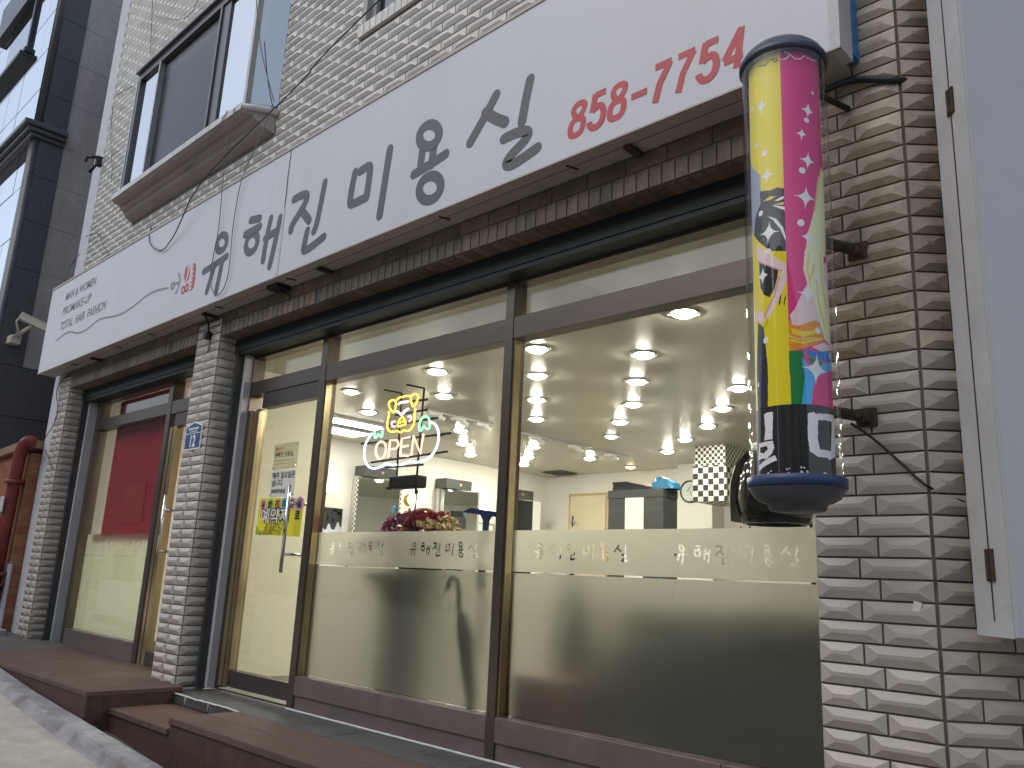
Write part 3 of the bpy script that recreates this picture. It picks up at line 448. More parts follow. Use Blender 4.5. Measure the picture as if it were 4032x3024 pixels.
m = MB(); m.box(-5.72, -4.862, -0.705, -0.685, -0.7, -0.0955); m.box(-4.862, 1.5, -0.708, -0.688, -0.7, -0.0355); m.box(-4.862, -4.842, -0.6875, -0.31, -0.6, -0.0355)
m.build('riser_board', WOODF, deck)

slab = thing('slate_step', 'grey slate tiled door step with white joints along the shop front', 'step', (-3.5, -0.1, -0.05))
m = MB(); xj = [-5.905, -5.86+0.0] ; x = -5.86; cuts = [-5.905]
while x < 1.5: cuts.append(x); x += 0.322
for a, b in zip(cuts, cuts[1:]):
    if b-a > 0.05: m.box(a+0.002, b-0.002, -0.29, 0.06, -0.06, random.uniform(-.001, .001), 0.002)
m.build('slab_tile', SLATE, slab)
m = MB(); m.box(-5.9, 1.5, -0.288, 0.058, -0.058, -0.003)
m.build('joint', CAULK, slab)
m = MB(); pts = [(-5.9+0.05*i, -0.291+random.uniform(-.002, .002), 0.0+random.uniform(-.003, .003)) for i in range(22)]; m.tube(pts, 0.006, 6)
for xx in (-5.88, -5.56, -5.24): m.tube([(xx, -0.292, 0.0), (xx, -0.293, -0.055)], 0.004, 6)
m.build('edge_grout', CAULK, slab)

# ------------------------------------------------------------------ the salon building
bld = thing('salon_building', 'beige pillow tiled building with the lit hair salon on its ground floor', 'building', (-5, 0, 0))
YB = -0.23
Nf = Vector((0, -1, 0))
BAY = (-8.10, -5.40, 4.12, 5.63); W2 = (-4.345, -2.6, 4.545, 6.0)
# upper facade
m = MB(); tile_wall(m, (0, YB, 0), X, Nf, -9.30, -0.865, 3.60, 8.2, holes=[BAY, (W2[0], W2[1], W2[2]-0.095, W2[3])])
wall_up = m.build('upper_wall', TILE_UP, bld)
m = MB()
def wall_plane(mb, x0, x1, z0, z1, y, holes):
    xs = sorted({x0, x1, *[h for H in holes for h in H[:2]]}); zs = sorted({z0, z1, *[h for H in holes for h in H[2:]]})
    for a, b in zip(xs, xs[1:]):
        for c, d in zip(zs, zs[1:]):
            cx_, cz_ = (a+b)/2, (c+d)/2
            if any(H[0] < cx_ < H[1] and H[2] < cz_ < H[3] for H in holes): continue
            mb.quad((a, y, c), (b, y, c), (b, y, d), (a, y, d))
wall_plane(m, -9.297, -0.868, 2.568, 8.2, YB+0.002, [(BAY[0]+.02, BAY[1]-.02, BAY[2]+.02, BAY[3]-.02), W2])
m.build('wall_joint', GROUT_L, wall_up)
# pillars
def pillar(x0, x1, ztop, zbot, cutsA, cutsB, depth, name='pillar'):
    m = MB(); tile_cols(m, (0, YB, 0), X, Nf, [cutsA, cutsB], zbot, ztop)
    tile_cols(m, (x1, YB, 0), Y, X, [[0.0, depth], [0.0, depth]], zbot, ztop)
    p = m.build(name, TILE, bld)
    m = MB(); m.box(x0+.003, x1-.002, YB+0.002, YB+depth+0.02, zbot-0.05, ztop+0.01); m.build('pillar_core', GROUT, p)
    return p
p1 = pillar(-9.385, -9.08, 2.70, 0.045, [-9.385, -9.24, -9.08], [-9.385, -9.205, -9.08], 0.185)
p2 = pillar(-6.255, -5.872, 2.72, 0.008, [-6.255, -6.085, -5.872], [-6.255, -6.055, -5.872], 0.195)
m = MB(); m.tube([(-6.27+.02*i, YB-0.008, 0.012+random.uniform(-.006, .006)) for i in range(21)], 0.012, 6); m.tube([(-5.868, YB+0.01*i*2, 0.006) for i in range(9)], 0.01, 6); m.build('base_caulk', CAULK, p2)
# corner column and chamfered corner
m = MB(); tile_cols(m, (0, YB, 0), X, Nf, [[-1.243, -1.0945, -0.868], [-1.243, -1.032, -0.868]], -0.75, Z_ROW+9*RH)
col = m.build('corner_column', TILE, bld)
m = MB(); m.box(-1.24, -0.868, YB+0.0025, 0.14, -0.8, 3.6); m.build('column_core', GROUT, col)
m = MB(); tile_cols(m, (0, YB, 0), X, Nf, [[-1.243, -1.0945, -0.868], [-1.243, -1.032, -0.868]], Z_ROW+9*RH, 3.60)
m.build('stained_column_tile', TILE_ST, col)
A_ch = R_(43.0); Uc = Vector((math.cos(A_ch), math.sin(A_ch), 0)); Nc = Vector((math.sin(A_ch), -math.cos(A_ch), 0)); Oc = Vector((-0.865, YB, 0))
m = MB(); tile_wall(m, Oc, Uc, Nc, 0.0, 2.2, -0.75, Z_ROW+9*RH, off=(0.112, 0.0))
cw = m.build('corner_wall', TILE, bld)
m = MB(); tile_wall(m, Oc, Uc, Nc, 0.0, 2.2, Z_ROW+9*RH, 8.2, off=(0.112, 0.0)); m.build('stained_corner_tile', TILE_ST, cw)
m = MB(); a = Oc-Nc*0.002; b = a+Uc*2.2; c = b + Vector((0, 3, 0)); m.add([(a.x, a.y, -0.8), (b.x, b.y, -0.8), (b.x, b.y, 8.2), (a.x, a.y, 8.2)], [(0,1,2,3)]); m.build('corner_wall_joint', GROUT, cw)
# lintel band under the sign board: stretcher course and soldier course, tiled soffit
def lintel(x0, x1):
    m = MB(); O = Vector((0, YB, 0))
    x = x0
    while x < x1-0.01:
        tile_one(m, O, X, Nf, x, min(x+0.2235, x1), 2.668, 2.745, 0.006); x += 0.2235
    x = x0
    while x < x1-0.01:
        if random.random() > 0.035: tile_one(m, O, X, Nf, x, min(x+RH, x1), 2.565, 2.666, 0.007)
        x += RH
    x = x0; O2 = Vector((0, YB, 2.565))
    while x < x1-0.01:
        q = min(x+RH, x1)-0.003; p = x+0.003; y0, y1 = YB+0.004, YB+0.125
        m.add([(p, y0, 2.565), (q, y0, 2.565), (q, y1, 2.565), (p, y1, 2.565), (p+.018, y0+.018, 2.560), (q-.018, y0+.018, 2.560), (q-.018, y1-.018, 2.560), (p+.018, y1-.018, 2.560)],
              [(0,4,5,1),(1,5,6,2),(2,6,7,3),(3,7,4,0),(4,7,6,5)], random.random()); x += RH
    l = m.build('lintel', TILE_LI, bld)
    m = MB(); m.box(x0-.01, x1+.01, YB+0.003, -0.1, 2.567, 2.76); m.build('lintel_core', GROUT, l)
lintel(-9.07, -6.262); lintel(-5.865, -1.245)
# green shutter housings and guide rails
for (a, b) in ((-9.07, -6.262), (-5.865, -1.245)):
    m = MB(); m.box(a, b, -0.105, 0.09, 2.466, 2.5645); m.box(a, b, -0.098, 0.08, 2.438, 2.4655); sh = m.build('shutter_housing', GREEN, bld)
    m = MB(); m.box(a+.04, a+.075, -0.11, -0.02, 0.02 if a > -6 else 0.046, 2.4655); m.box(a+.002, a+.03, -0.055, 0.02, 0.02 if a > -6 else 0.046, 2.4655); m.build('guide_rail', RAILG, sh)
    m = MB(); m.box(a+.078, a+.118, -0.055, 0.03, 0.02 if a > -6 else 0.046, 2.437); m.build('guide_cover', WHITE_P, sh)
# white rendered side of the building
m = MB(); m.box(-9.70, -9.39, -0.20, 5.0, -0.3, 8.0); m.build('side_wall', WHITE_W, bld)

# bay window with splayed ends
y0, y1 = -0.43, -0.23
bay = MB(); fz0, fz1 = 4.335, 5.62; XL, XR = -7.985, -5.56; BL, BR = -8.115, -5.405
def post(mb, a, b, ya=y0, yb=None): mb.box(a, b, ya, (yb if yb is not None else ya+0.06), fz0, fz1-0.06)
def splay(mb, z0_, z1_, o0, o1, xl=XL, xr=XR, bl=BL, br=BR):   # ring following the bay outline, offsets outward o0 < o1
    for (p, q) in (((xr, y0), (br, y1)), ((bl, y1), (xl, y0))):
        P, Q = Vector((p[0], p[1], 0)), Vector((q[0], q[1], 0)); d = (Q-P).normalized(); n = Vector((d.y, -d.x, 0))
        mb.prism([P+n*o0+Z*z0_, Q+n*o0+Z*z0_, Q+n*o1+Z*z0_, P+n*o1+Z*z0_], Z*(z1_-z0_))
bay.box(XL, XR, y0, y0+0.07, fz1-0.06, fz1+0.02); bay.box(XL-.03, XR+.03, y0-0.03, y0+0.02, fz1+0.021, fz1+0.05)
bay.box(XL, XR, y0+.002, y0+0.07, fz0-0.02, fz0+0.0)
for a, b in ((XL, -7.93), (-6.26, -6.23)): post(bay, a, b)
bay.box(-6.225, -6.095, y0+0.015, y0+0.06, fz0, fz1-0.06)
splay(bay, fz0-.02, fz0+.015, -.03, .0); splay(bay, fz1-.06, fz1+.02, -.03, .0)
bayo = bay.build('bay_window', mat('bay_frame_dark', (0.12, 0.118, 0.118), 0.3, metal=0.4, var=0.1), bld)
ALU = mat('pale_aluminium', (.42, .41, .40), .35, metal=.6)
for a, b in ((-7.478, -7.452), (-5.595, -5.555), (-8.01, -7.9855)):
    m = MB(); post(m, a, b, y0-.004); m.build('frame_post', ALU, bayo)
m = MB()
m.box(-7.93, -7.478, y0+0.03, y0+0.036, fz0, fz1-.06); m.build('pane', GLASS_MIR, bayo)
m = MB(); m.box(-7.452, -6.26, y0+0.045, y0+0.05, fz0, fz1-.06); m.build('screen_pane', clear_glass('insect_screen', (0.30, 0.32, 0.33), 0.02, rough=0.25), bayo)
m = MB(); m.box(-6.095, -5.595, y0+0.03, y0+0.036, fz0, fz1-.06); m.build('pane', GLASS_MIR, bayo)
m = MB(); P, Q = Vector((XR+.006, y0+.02, 0)), Vector((BR-.012, y1+.005, 0)); d = (Q-P).normalized(); n = Vector((d.y, -d.x, 0))
m.prism([P-n*.018+Z*(fz0+.016), Q-n*.018+Z*(fz0+.016), Q-n*.013+Z*(fz0+.016), P-n*.013+Z*(fz0+.016)], Z*(fz1-.08-fz0)); m.build('side_pane', GLASS_UP, bayo)
m = MB()
for i in range(36):
    a = -7.9+i*0.05; m.quad((a, y0+.17+.02*(i%2), fz0), (a+.05, y0+.17+.02*((i+1)%2), fz0), (a+.05, y0+.17+.02*((i+1)%2), fz1), (a, y0+.17+.02*(i%2), fz1))
m.box(-8.1, -5.42, y1+0.3, y1+0.32, fz0, fz1)
m.build('curtain', mat('curtain_grey', (0.10, 0.115, 0.12), 0.9, var=0.15), bayo)
m = MB(); m.box(-5.58, -5.53, y0+.12, y1+.05, fz0, fz1-.07); m.build('side_curtain', mat('curtain_white', (0.5, 0.52, 0.53), 0.9), bayo)
BAYU = mat('bay_render', (0.35, 0.295, 0.28), 0.75, var=0.08, scale=3, dirt=((0.2, 0.16, 0.14), 3, 0.55, 0.8, 0.5))
m = MB()   # moulded underside: stepped corbel from the lip back to the wall
prof = [(-0.472, 4.318), (-0.472, 4.262), (-0.452, 4.245), (-0.39, 4.243), (-0.372, 4.208), (-0.335, 4.200), (-0.318, 4.165), (-0.23, 4.125)]
V = []; n_ = len(prof)
for (yy, zz) in prof:
    k_ = (-.23-yy)/.242; V += [(-8.115+.075*k_-.0*k_, yy, zz), (-5.42-.11*k_+.0*k_, yy, zz)]
F = [(2*i, 2*i+2, 2*i+3, 2*i+1) for i in range(n_-1)]
V += [(-8.20, -0.23, 4.318), (-5.37, -0.23, 4.318)]; q = len(V)-2
F += [(0, 1, q+1, q), tuple([2*i+1 for i in range(n_)]+[q+1])[::-1], tuple([2*i for i in range(n_)]+[q])]
m.add(V, F); m.build('sill_moulding', BAYU, bayo)
m = MB(); O = Vector((0, -0.474, 0)); x = -8.05
while x < -5.55: tile_one(m, O, X, Nf, x, min(x+0.2235, -5.52), 4.262, 4.322, 0.005); x += 0.2235
m.build('sill_tile', TILE_UP, bayo)
m = MB(); m.tube([(-5.535, -0.465, 4.29), (-5.47, -0.38, 4.292), (-5.41, -0.30, 4.29), (-5.375, -0.24, 4.27)], 0.028, 8); m.build('sill_end', WHITE_P, bayo)
# second upstairs window, only its lower corner shows
m = MB(); m.box(W2[0], W2[0]+.05, YB-.012, YB+.10, W2[2], W2[3]); m.box(W2[0]+.05, W2[1], YB+.03, YB+.10, W2[2], W2[2]+.035); m.box(W2[0]+.05, W2[0]+.10, YB+.031, YB+.09, W2[2]+.035, W2[3])
w2 = m.build('upstairs_window', mat('weathered_frame', (0.33, 0.32, 0.29), 0.6, var=0.15), bld)
m = MB(); m.box(W2[0]+.10, W2[1], YB+.06, YB+.066, W2[2]+.035, W2[3]); m.build('pane', clear_glass('upstairs_glass', (.6, .63, .65), .03), w2)
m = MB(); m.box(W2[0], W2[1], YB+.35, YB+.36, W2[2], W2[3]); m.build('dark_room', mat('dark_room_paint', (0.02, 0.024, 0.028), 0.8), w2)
m = MB(); O = Vector((0, YB-0.02, 0)); x = W2[0]-0.02
while x < W2[1]: tile_one(m, O, X, Nf, x, x+0.069, W2[2]-0.097, W2[2], 0.006); x += 0.069
m.box(W2[0]-.02, W2[1], YB-.0195, YB+.03, W2[2]-.097, W2[2]-.001); m.build('sill_tile', TILE_UP, w2)
# ------------------------------------------------------------------ shop front
YG = 0.06
def frame_box(mb, *a): mb.box(*a, 0.0015)
def film(parent, x0, x1, z0, z1, m, strokes=(), name='frosted_film', th=0.002, y=YG+0.012):
    pts = [Vector((x0, z0)), Vector((x1, z0)), Vector((x1, z1)), Vector((x0, z1))]; edges = [(0,1),(1,2),(2,3),(3,0)]
    polys = [p for s_ in strokes for p in s_]
    for p in polys:
        o = len(pts); pts += [Vector((q[0], q[1])) for q in p]; edges += [(o+i, o+(i+1)%len(p)) for i in range(len(p))]
    vs, es, fs, *_ = delaunay_2d_cdt(pts, edges, [], 1, 1e-6)
    def inside(c):
        if not (x0 < c.x < x1 and z0 < c.y < z1): return True
        for p in polys:
            s0 = None; ok = True; n = len(p)
            if not (min(q[0] for q in p) <= c.x <= max(q[0] for q in p) and min(q[1] for q in p) <= c.y <= max(q[1] for q in p)): continue
            r = False; j = n-1
            for i in range(n):
                xi, yi, xj, yj = p[i][0], p[i][1], p[j][0], p[j][1]
                if (yi > c.y) != (yj > c.y) and c.x < (xj-xi)*(c.y-yi)/(yj-yi)+xi: r = not r
                j = i
            if r: return True
        return False
    keep = []
    for f in fs:
        c = sum((vs[i] for i in f), Vector((0, 0)))/len(f)
        if not inside(c): keep.append(f if (vs[f[1]]-vs[f[0]]).cross(vs[f[2]]-vs[f[0]]) > 0 else f[::-1])
    ec = {}
    for f in keep:
        for i in range(len(f)): ec[(f[i], f[(i+1)%len(f)])] = 1
    mb = MB(); nv = len(vs)
    V = [(v.x, y, v.y) for v in vs]+[(v.x, y+th, v.y) for v in vs]
    F = [tuple(f) for f in keep]+[tuple(i+nv for i in f[::-1]) for f in keep]
    F += [(a, a+nv, b+nv, b) for (a, b) in ec if (b, a) not in ec]
    mb.add(V, F)
    return mb.build(name, m, parent)
def glyph_polys(x0, z0, k, wd, drop=()):
    # the six syllables of the sign board, scaled down to the window lettering
    out = []
    for gi, (nm, st) in enumerate(SIGN):
        if gi in drop: continue
        for (kind, pts) in st:
            q = [((p[0]+5.918)*k+x0, (p[1]-2.826)*k+z0) for p in pts]
            out.append(stroke_polys(q, wd, closed=(kind == 'r'), cap=False))
    return out
KF = 0.164
def shop_window(x0, x1, label_name, texts, base):
    """fixed pane x0..x1 (glass), frosted strip with cut-out lettering, clear line, frosted lower sheet"""
    m = MB(); m.box(x0, x1, YG, YG+0.008, 0.205, 2.13); g = m.build('glass_pane', GLASS, base)
    st = [p for t in texts for p in glyph_polys(*t)]
    film(base, x0+.004, x1-.004, 0.894, 1.099, FROST_A, st)
    film(base, x0+.004, x1-.004, 0.21, 0.886, FROST_B)
# right-hand front: two panes, mullions, transom, upper lights
sf = MB()
frame_box(sf, -3.027, -2.968, 0.0, 0.10, 0.0, 2.46)            # mullion
frame_box(sf, -4.803, -4.735, 0.0, 0.10, 0.0, 2.46)            # door post
frame_box(sf, -1.30, -1.2, 0.02, 0.10, 0.0, 2.46)              # right jamb behind the column
frame_box(sf, -4.734, -3.028, 0.004, 0.10, 2.108, 2.228)       # transoms
frame_box(sf, -2.967, -1.301, 0.004, 0.10, 2.108, 2.228)
frame_box(sf, -5.735, -4.804, 0.004, 0.10, 2.128, 2.232)
frame_box(sf, -4.734, -3.028, 0.012, 0.10, 2.42, 2.462); frame_box(sf, -2.967, -1.301, 0.012, 0.10, 2.42, 2.462); frame_box(sf, -5.735, -4.804, 0.012, 0.10, 2.42, 2.462)
frame_box(sf, -5.80, -5.736, 0.0, 0.10, 0.02, 2.46)
front = sf.build('shop_window', STEEL, bld)
m = MB()
for (a, b) in ((-4.734, -3.028), (-2.967, -1.301)):
    mid = a+(b-a)*0.5 if a < -4 else b-0.45
    for p, q in ((a, mid-.001), (mid+.001, b)):
        m.box(p, q, 0.0, 0.085, 0.092, 0.205, 0.002)
    m.box(a, b, 0.012, 0.08, 0.002, 0.0905)
m.build('window_sill', SILLM, front)
m = MB(); m.tube([(-4.80+0.04*i, -0.002+random.uniform(-.002, .002), 0.006) for i in range(86)], 0.008, 5); m.build('caulk_line', CAULK, front)
m = MB()
for (a, b) in ((-4.734, -3.028), (-2.967, -1.301), (-5.735, -4.804)): m.box(a, b, YG, YG+.008, 2.232, 2.42)
m.build('transom_pane', GLASS, front)
shop_window(-2.967, -1.26, 'right', [(-2.815, 0.955, KF, .0095), (-2.006, 0.951, KF, .0095)], front)
shop_window(-4.734, -3.028, 'mid', [(-4.597, 0.956, KF, .0095), (-3.788, 0.958, KF, .0095)], front)
# narrow brass coloured stops beside the panes
for a in (-2.967, -4.734):
    m = MB(); m.box(a, a+.012, 0.012, 0.058, 0.206, 2.107); m.build('brass_stop', BRASS, front)
# left-hand front
lf = MB()
frame_box(lf, -7.20, -7.12, 0.0, 0.10, 0.046, 2.46)
frame_box(lf, -8.88, -8.80, 0.0, 0.10, 0.046, 2.46)
frame_box(lf, -8.799, -7.201, 0.004, 0.10, 2.14, 2.245); frame_box(lf, -7.119, -6.27, 0.004, 0.10, 2.13, 2.245)
frame_box(lf, -8.799, -7.201, 0.012, 0.10, 2.43, 2.462); frame_box(lf, -7.119, -6.27, 0.012, 0.10, 2.43, 2.462)
lfo = lf.build('side_shop_window', STEEL, bld)
m = MB(); m.box(-8.799, -7.201, 0.0, 0.085, 0.046, 0.205, 0.002); m.build('window_sill', SILLM, lfo)
m = MB(); m.box(-8.799, -7.201, YG, YG+.008, 0.205, 2.14); m.build('glass_pane', GLASS, lfo)
m = MB(); m.box(-8.799, -7.201, YG, YG+.008, 2.245, 2.43); m.box(-7.119, -6.27, YG, YG+.008, 2.245, 2.43); m.build('transom_pane', GLASS, lfo)
film(lfo, -8.795, -7.205, 0.902, 1.10, FROST_L, glyph_polys(-8.71, 0.965, KF, .0095)+glyph_polys(-7.905, 0.963, KF, .0095)); film(lfo, -8.795, -7.205, 0.21, 0.896, FROST_L)
# doors
def door(x0, x1, zb, handle_x, name, brass_side):
    m = MB(); m.box(x0+.002, x1-.002, YG-.02, YG-.01, zb+0.108, 2.012); do = m.build(name, GLASS, bld)
    d = MB(); frame_box(d, x0, x1, 0.012, 0.075, 2.012, 2.126); d.build('top_rail', STEEL_D, do)
    d = MB(); frame_box(d, x0, x1, 0.012, 0.075, zb, zb+0.108); d.build('bottom_rail', STEEL_D, do)
    for a in (brass_side, brass_side+0.085):
        m = MB(); m.box(a, a+0.065, 0.01, 0.07, zb, 2.0115); m.build('brass_stile', BRASS, do)
    m = MB()
    for (yy) in (-0.035, 0.155): m.tube([(handle_x, yy, 0.83), (handle_x, yy, 1.412)], 0.0125, 12)
    for zz in (0.952, 1.29): m.tube([(handle_x, -0.035, zz), (handle_x, 0.155, zz)], 0.010, 10)
    m.build('pull_handle', CHROME, do)
    return do
door(-5.56, -4.806, 0.045, -4.975, 'glass_door', -5.734)
door(-7.03, -6.27, 0.048, -6.90, 'side_glass_door', -7.118)

# ------------------------------------------------------------------ sign board
sg = thing('signboard', 'long white shop signboard with grey brush lettering and a red phone number', 'sign', (-5.3, -0.3, 2.75))
INKM = mat('sign_ink_mid_grey', (.14, .14, .15), .4)
ZS0, ZS1, YS = 2.752, 3.686, -0.41
m = MB(); m.box(-9.60, -5.0005, YS, YS+0.012, ZS0+.004, ZS1); m.box(-4.9995, -1.04, YS, YS+0.012, ZS0+.004, ZS1); m.build('face_panel', SIGNF, sg)
m = MB(); m.box(-9.60, -1.04, YS+0.0122, -0.236, ZS0, ZS1-.001)
m.box(-9.604, -5.002, YS-0.004, YS+0.012, ZS0-.004, ZS0+.0038); m.box(-4.998, -1.0, YS-0.004, YS+0.012, ZS0-.004, ZS0+.0038)
m.box(-9.60, -1.0, YS-0.006, YS+0.02, ZS1+.0005, ZS1+.02)
m.build('sign_case', SIGNB, sg)
m = MB(); m.box(-1.0395, -1.0, YS-0.003, -0.30, ZS0-.002, ZS1); m.build('end_cap', WHITE_P, sg)
m = MB(); m.box(-1.0395, -0.998, -0.299, -0.237, ZS0+0.03, ZS1); m.build('blue_end_strip', BLUE, sg)
m = MB(); m.box(-4.812, -4.788, YS-0.003, YS-.0002, ZS0+.004, ZS0+0.50) ; m.build('joint_cover', WHITE_P, sg)
m = MB(); m.tube([(-4.80, YS-.001, ZS0+.50), (-4.795, YS-.003, ZS0+.6), (-4.802, YS-.002, ZS0+.72), (-4.797, YS-.001, ZS1)], 0.0025, 5)
m.tube([(-9.5, -0.33, ZS0-.001), (-1.1, -0.33, ZS0-.001)], 0.0018, 4)
for i, x in enumerate((-8.75, -7.65, -6.95, -5.75, -5.0, -4.75, -3.2, -2.3)):
    m.tube([(x-.015, -0.36, ZS0-.003), (x+.01, -0.30, ZS0-.006)], 0.005, 5)
m.build('crack_and_bracket_tip', RUST, sg)
for x in (-8.3, -6.0, -4.42, -2.0):
    m = MB(); m.box(x, x+.035, -0.345, -0.24, ZS0-.022, ZS0-.004); m.build('mounting_bracket', RUST, sg)
def sp(u, v): return Vector((u, YS, v))
k = 0
for (nm, st) in SIGN:
    let = MB()
    for (kind, pts) in st:
        P = smooth_line(pts, 2, kind == 'r'); put_polys(let, stroke_polys(P, 0.060, kind == 'r'), sp, 0.0010+0.00035*k, Nf); k = (k+1) % 6
    let.build('brush_letter', INK, sg)
# phone number, drawn as condensed strokes
def rounded(pts, closed=False): return smooth_line(pts, 2, closed)
DIG = {
 '8': [('r', [(.5, 1), (.9, .93), (.93, .75), (.6, .53), (.4, .53), (.07, .75), (.1, .93)]), ('r', [(.5, .53), (.95, .45), (1, .2), (.85, 0), (.15, 0), (0, .2), (.05, .45)])],
 '5': [('b', [(.95, 1), (.2, 1)]), ('b', [(.2, 1.06), (.12, .50)]), ('s', [(.12, .52), (.35, .62), (.75, .62), (1, .42), (1, .15), (.75, -.02), (.3, -.02), (.02, .14), (0, .22)])],
 '7': [('b', [(0, 1), (1.03, 1)]), ('b', [(.95, 1.0), (.42, .45), (.28, -.06)])],
 '4': [('b', [(.78, -.06), (.78, 1.05)]), ('b', [(.74, .98), (.02, .28)]), ('b', [(0, .24), (1.05, .24)])],
 '-': [('b', [(0, .42), (1, .42)])]}
x = -2.262; kk = 0
for ch in '858-7754':
    num = MB()
    wv, gap = (0.078, 0.036)
    if ch == '-': wv = 0.082
    for (kind, pts) in DIG[ch]:
        P = [(x+p[0]*wv+p[1]*0.022, 2.852+p[1]*0.158) for p in pts]
        if kind != 'b': P = smooth_line(P, 2, kind == 'r')
        put_polys(num, stroke_polys(P, 0.0315, kind == 'r', cap=False), sp, 0.0008+0.0004*kk, Nf); kk = (kk+1) % 5
    x += wv+gap - (0.006 if ch == '-' else 0)
    num.build('digit' if ch != '-' else 'dash', INKR, sg)
for (txt, x, z, h, wd) in (('MAN & WOMEN', -9.125, 3.472, 0.088, 0.84), ('PROMAKE-UP', -9.145, 3.312, 0.088, 0.80), ('TOTAL  HAIR  FASHION', -9.135, 3.146, 0.092, 1.235)):
    o = text_mesh(txt, h/0.72, 'small_lettering', INKM, (x, YS, z), X, Z, sg, sx=1, shear=0.12, bold=0.003)
    ws = max(v.co.x for v in o.data.vertices)-x
    for v in o.data.vertices: v.co.x = x+(v.co.x-x)*wd/ws
m = MB(); P = smooth_line([(-9.189, 3.05), (-8.964, 3.083), (-8.796, 3.085), (-8.58, 3.02), (-8.337, 3.007), (-8.094, 3.059), (-7.948, 3.061), (-7.596, 3.015), (-7.427, 3.011), (-7.193, 3.034), (-6.978, 3.081), (-6.755, 3.08), (-6.548, 3.054)], 3)
put_polys(m, stroke_polys(P, 0.02), sp, 0.001, Nf); m.build('wave_line', INKG, sg); m = MB()
for i, e in enumerate(EMB[:3]): put_polys(m, stroke_polys(smooth_line(e[1], 1, e[0].endswith('ring')), 0.02, e[0].endswith('ring')), sp, 0.0014+.0004*i, Nf)
m.build('hairpin_mark', INKG, sg)
m = MB()
for i, e in enumerate(EMB[3:5]): m.prism([sp(*p)+Nf*(.0002+.0003*i) for p in e[1]], Nf*.001)
for i, e in enumerate(EMB[5:7]): put_polys(m, stroke_polys(e[1], 0.018, True), sp, .0016+.0004*i, Nf)
m.prism([sp(*p)+Nf*.0004 for p in EMB[7][1]], Nf*.0012)
m.build('scissors_comb_emblem', INKR, sg)
m = MB(); m.box(-5.02, -4.88, -0.36, -0.25, ZS0-.034, ZS0-.0045, .01); m.tube([(-4.94, -.3, ZS0-.03), (-4.9, -.24, ZS0-.06), (-4.9, -.235, ZS0-.1)], .006, 6)
tag(m.build('junction_box', BLACK), 'small black box under the signboard near its panel joint', 'junction box')

# ------------------------------------------------------------------ vertical sign on the chamfered corner
vs = thing('vertical_sign', 'tall white light box sign cut off by the right picture edge', 'sign', tuple(Oc+Uc*0.5+Nc*0.2+Z*0.757))
def cb(u0, u1, n0, n1, z0, z1): return (Oc+Uc*(u0+u1)/2+Nc*(n0+n1)/2+Z*(z0+z1)/2, Uc*(u1-u0)/2, Nc*(n1-n0)/2, Z*(z1-z0)/2)
m = MB(); m.obox(*cb(0.062, 1.0, 0.10, 0.285, 0.757, 4.2)); m.build('case', WHITE_P, vs)
m = MB(); m.obox(*cb(0.066, 0.996, 0.2853, 0.305, 0.762, 4.19)); m.build('face', mat('sign_opal_face', (0.47, 0.48, 0.505), 0.35, var=0.02), vs)
m = MB(); m.obox(*cb(0.0595, 0.0618, 0.196, 0.200, 0.80, 4.1)); m.build('seam', RUST, vs)
for zz in (0.955, 2.44):
    m = MB(); m.obox(*cb(0.056, 0.0615, 0.182, 0.222, zz-0.045, zz+0.045)); m.obox(*cb(0.05, 0.057, 0.194, 0.206, zz-0.04, zz+0.04)); m.build('hinge', RUST, vs)
for zz in (1.0, 2.4):
    m = MB(); m.obox(*cb(0.2, 0.26, 0.012, 0.0595, zz, zz+.06)); m.build('wall_bracket', RUST, vs)
m = MB(); m.obox(*cb(0.10, 0.9, 0.06, 0.0996, 0.80, 4.1)); m.build('back_frame', RUST, vs)

# ------------------------------------------------------------------ barber pole
PX, PY = -1.144, -0.57
bp = thing('barber_pole', 'tall round barber pole with yellow and pink printed cylinder on the corner column', 'barber pole', (PX, PY, 1.06))
RZ = 2.635; Z0 = 1.193
m = MB(); m.lathe([(0.139, 1.19), (0.139, RZ)], (PX, PY, 0), 64)
m.f = m.f[:64]; m.t = m.t[:64]; m.sm = m.sm[:64]
m.build('clear_tube', ACRYL, bp)
m = MB(); m.lathe([(0.0, Z0-0.10), (0.06, Z0-0.10), (0.083, Z0-.095), (0.09, Z0-0.075), (0.108, Z0-0.07), (0.128, Z0-0.058), (0.141, Z0-0.035), (0.146, Z0-0.029), (0.0, Z0-0.029)], (PX, PY, 0), 48); m.build('base_bowl', GREYP, bp)
m = MB(); m.lathe([(0.0, Z0-0.0285), (0.149, Z0-0.0285), (0.149, Z0+0.002), (0.144, Z0+.004), (0.0, Z0+0.004)], (PX, PY, 0), 48); m.build('base_band', NAVY, bp)
m = MB(); m.lathe([(0.0, RZ-.004), (0.143, RZ-0.004), (0.148, RZ-.002), (0.148, RZ+0.016), (0.141, RZ+0.022), (0.133, RZ+0.042), (0.112, RZ+0.064), (0.08, RZ+0.08), (0.04, RZ+0.088), (0, RZ+0.09)], (PX, PY, 0), 48); m.build('domed_cap', mat('cap_navy_weathered', (.03, .045, .085), .3, var=.3, scale=9, dirt=((.12, .12, .12), 7, .5, .75, .6)), bp)
for zz in (1.44, 2.04):
    m = MB(); m.tube([(PX+.02, PY+0.137, zz), (-1.045, YB-0.012, zz)], 0.02, 8); m.box(-1.078, -1.008, YB-0.02, YB-0.004, zz-.035, zz+.03, .006); m.box(-1.062, -1.026, YB-.05, YB-.02, zz-.022, zz+.018, .005); m.tube([(-1.05, YB-.05, zz), (-1.052, YB-.075, zz-.012)], .009, 6); m.build('bracket', RUST, bp)
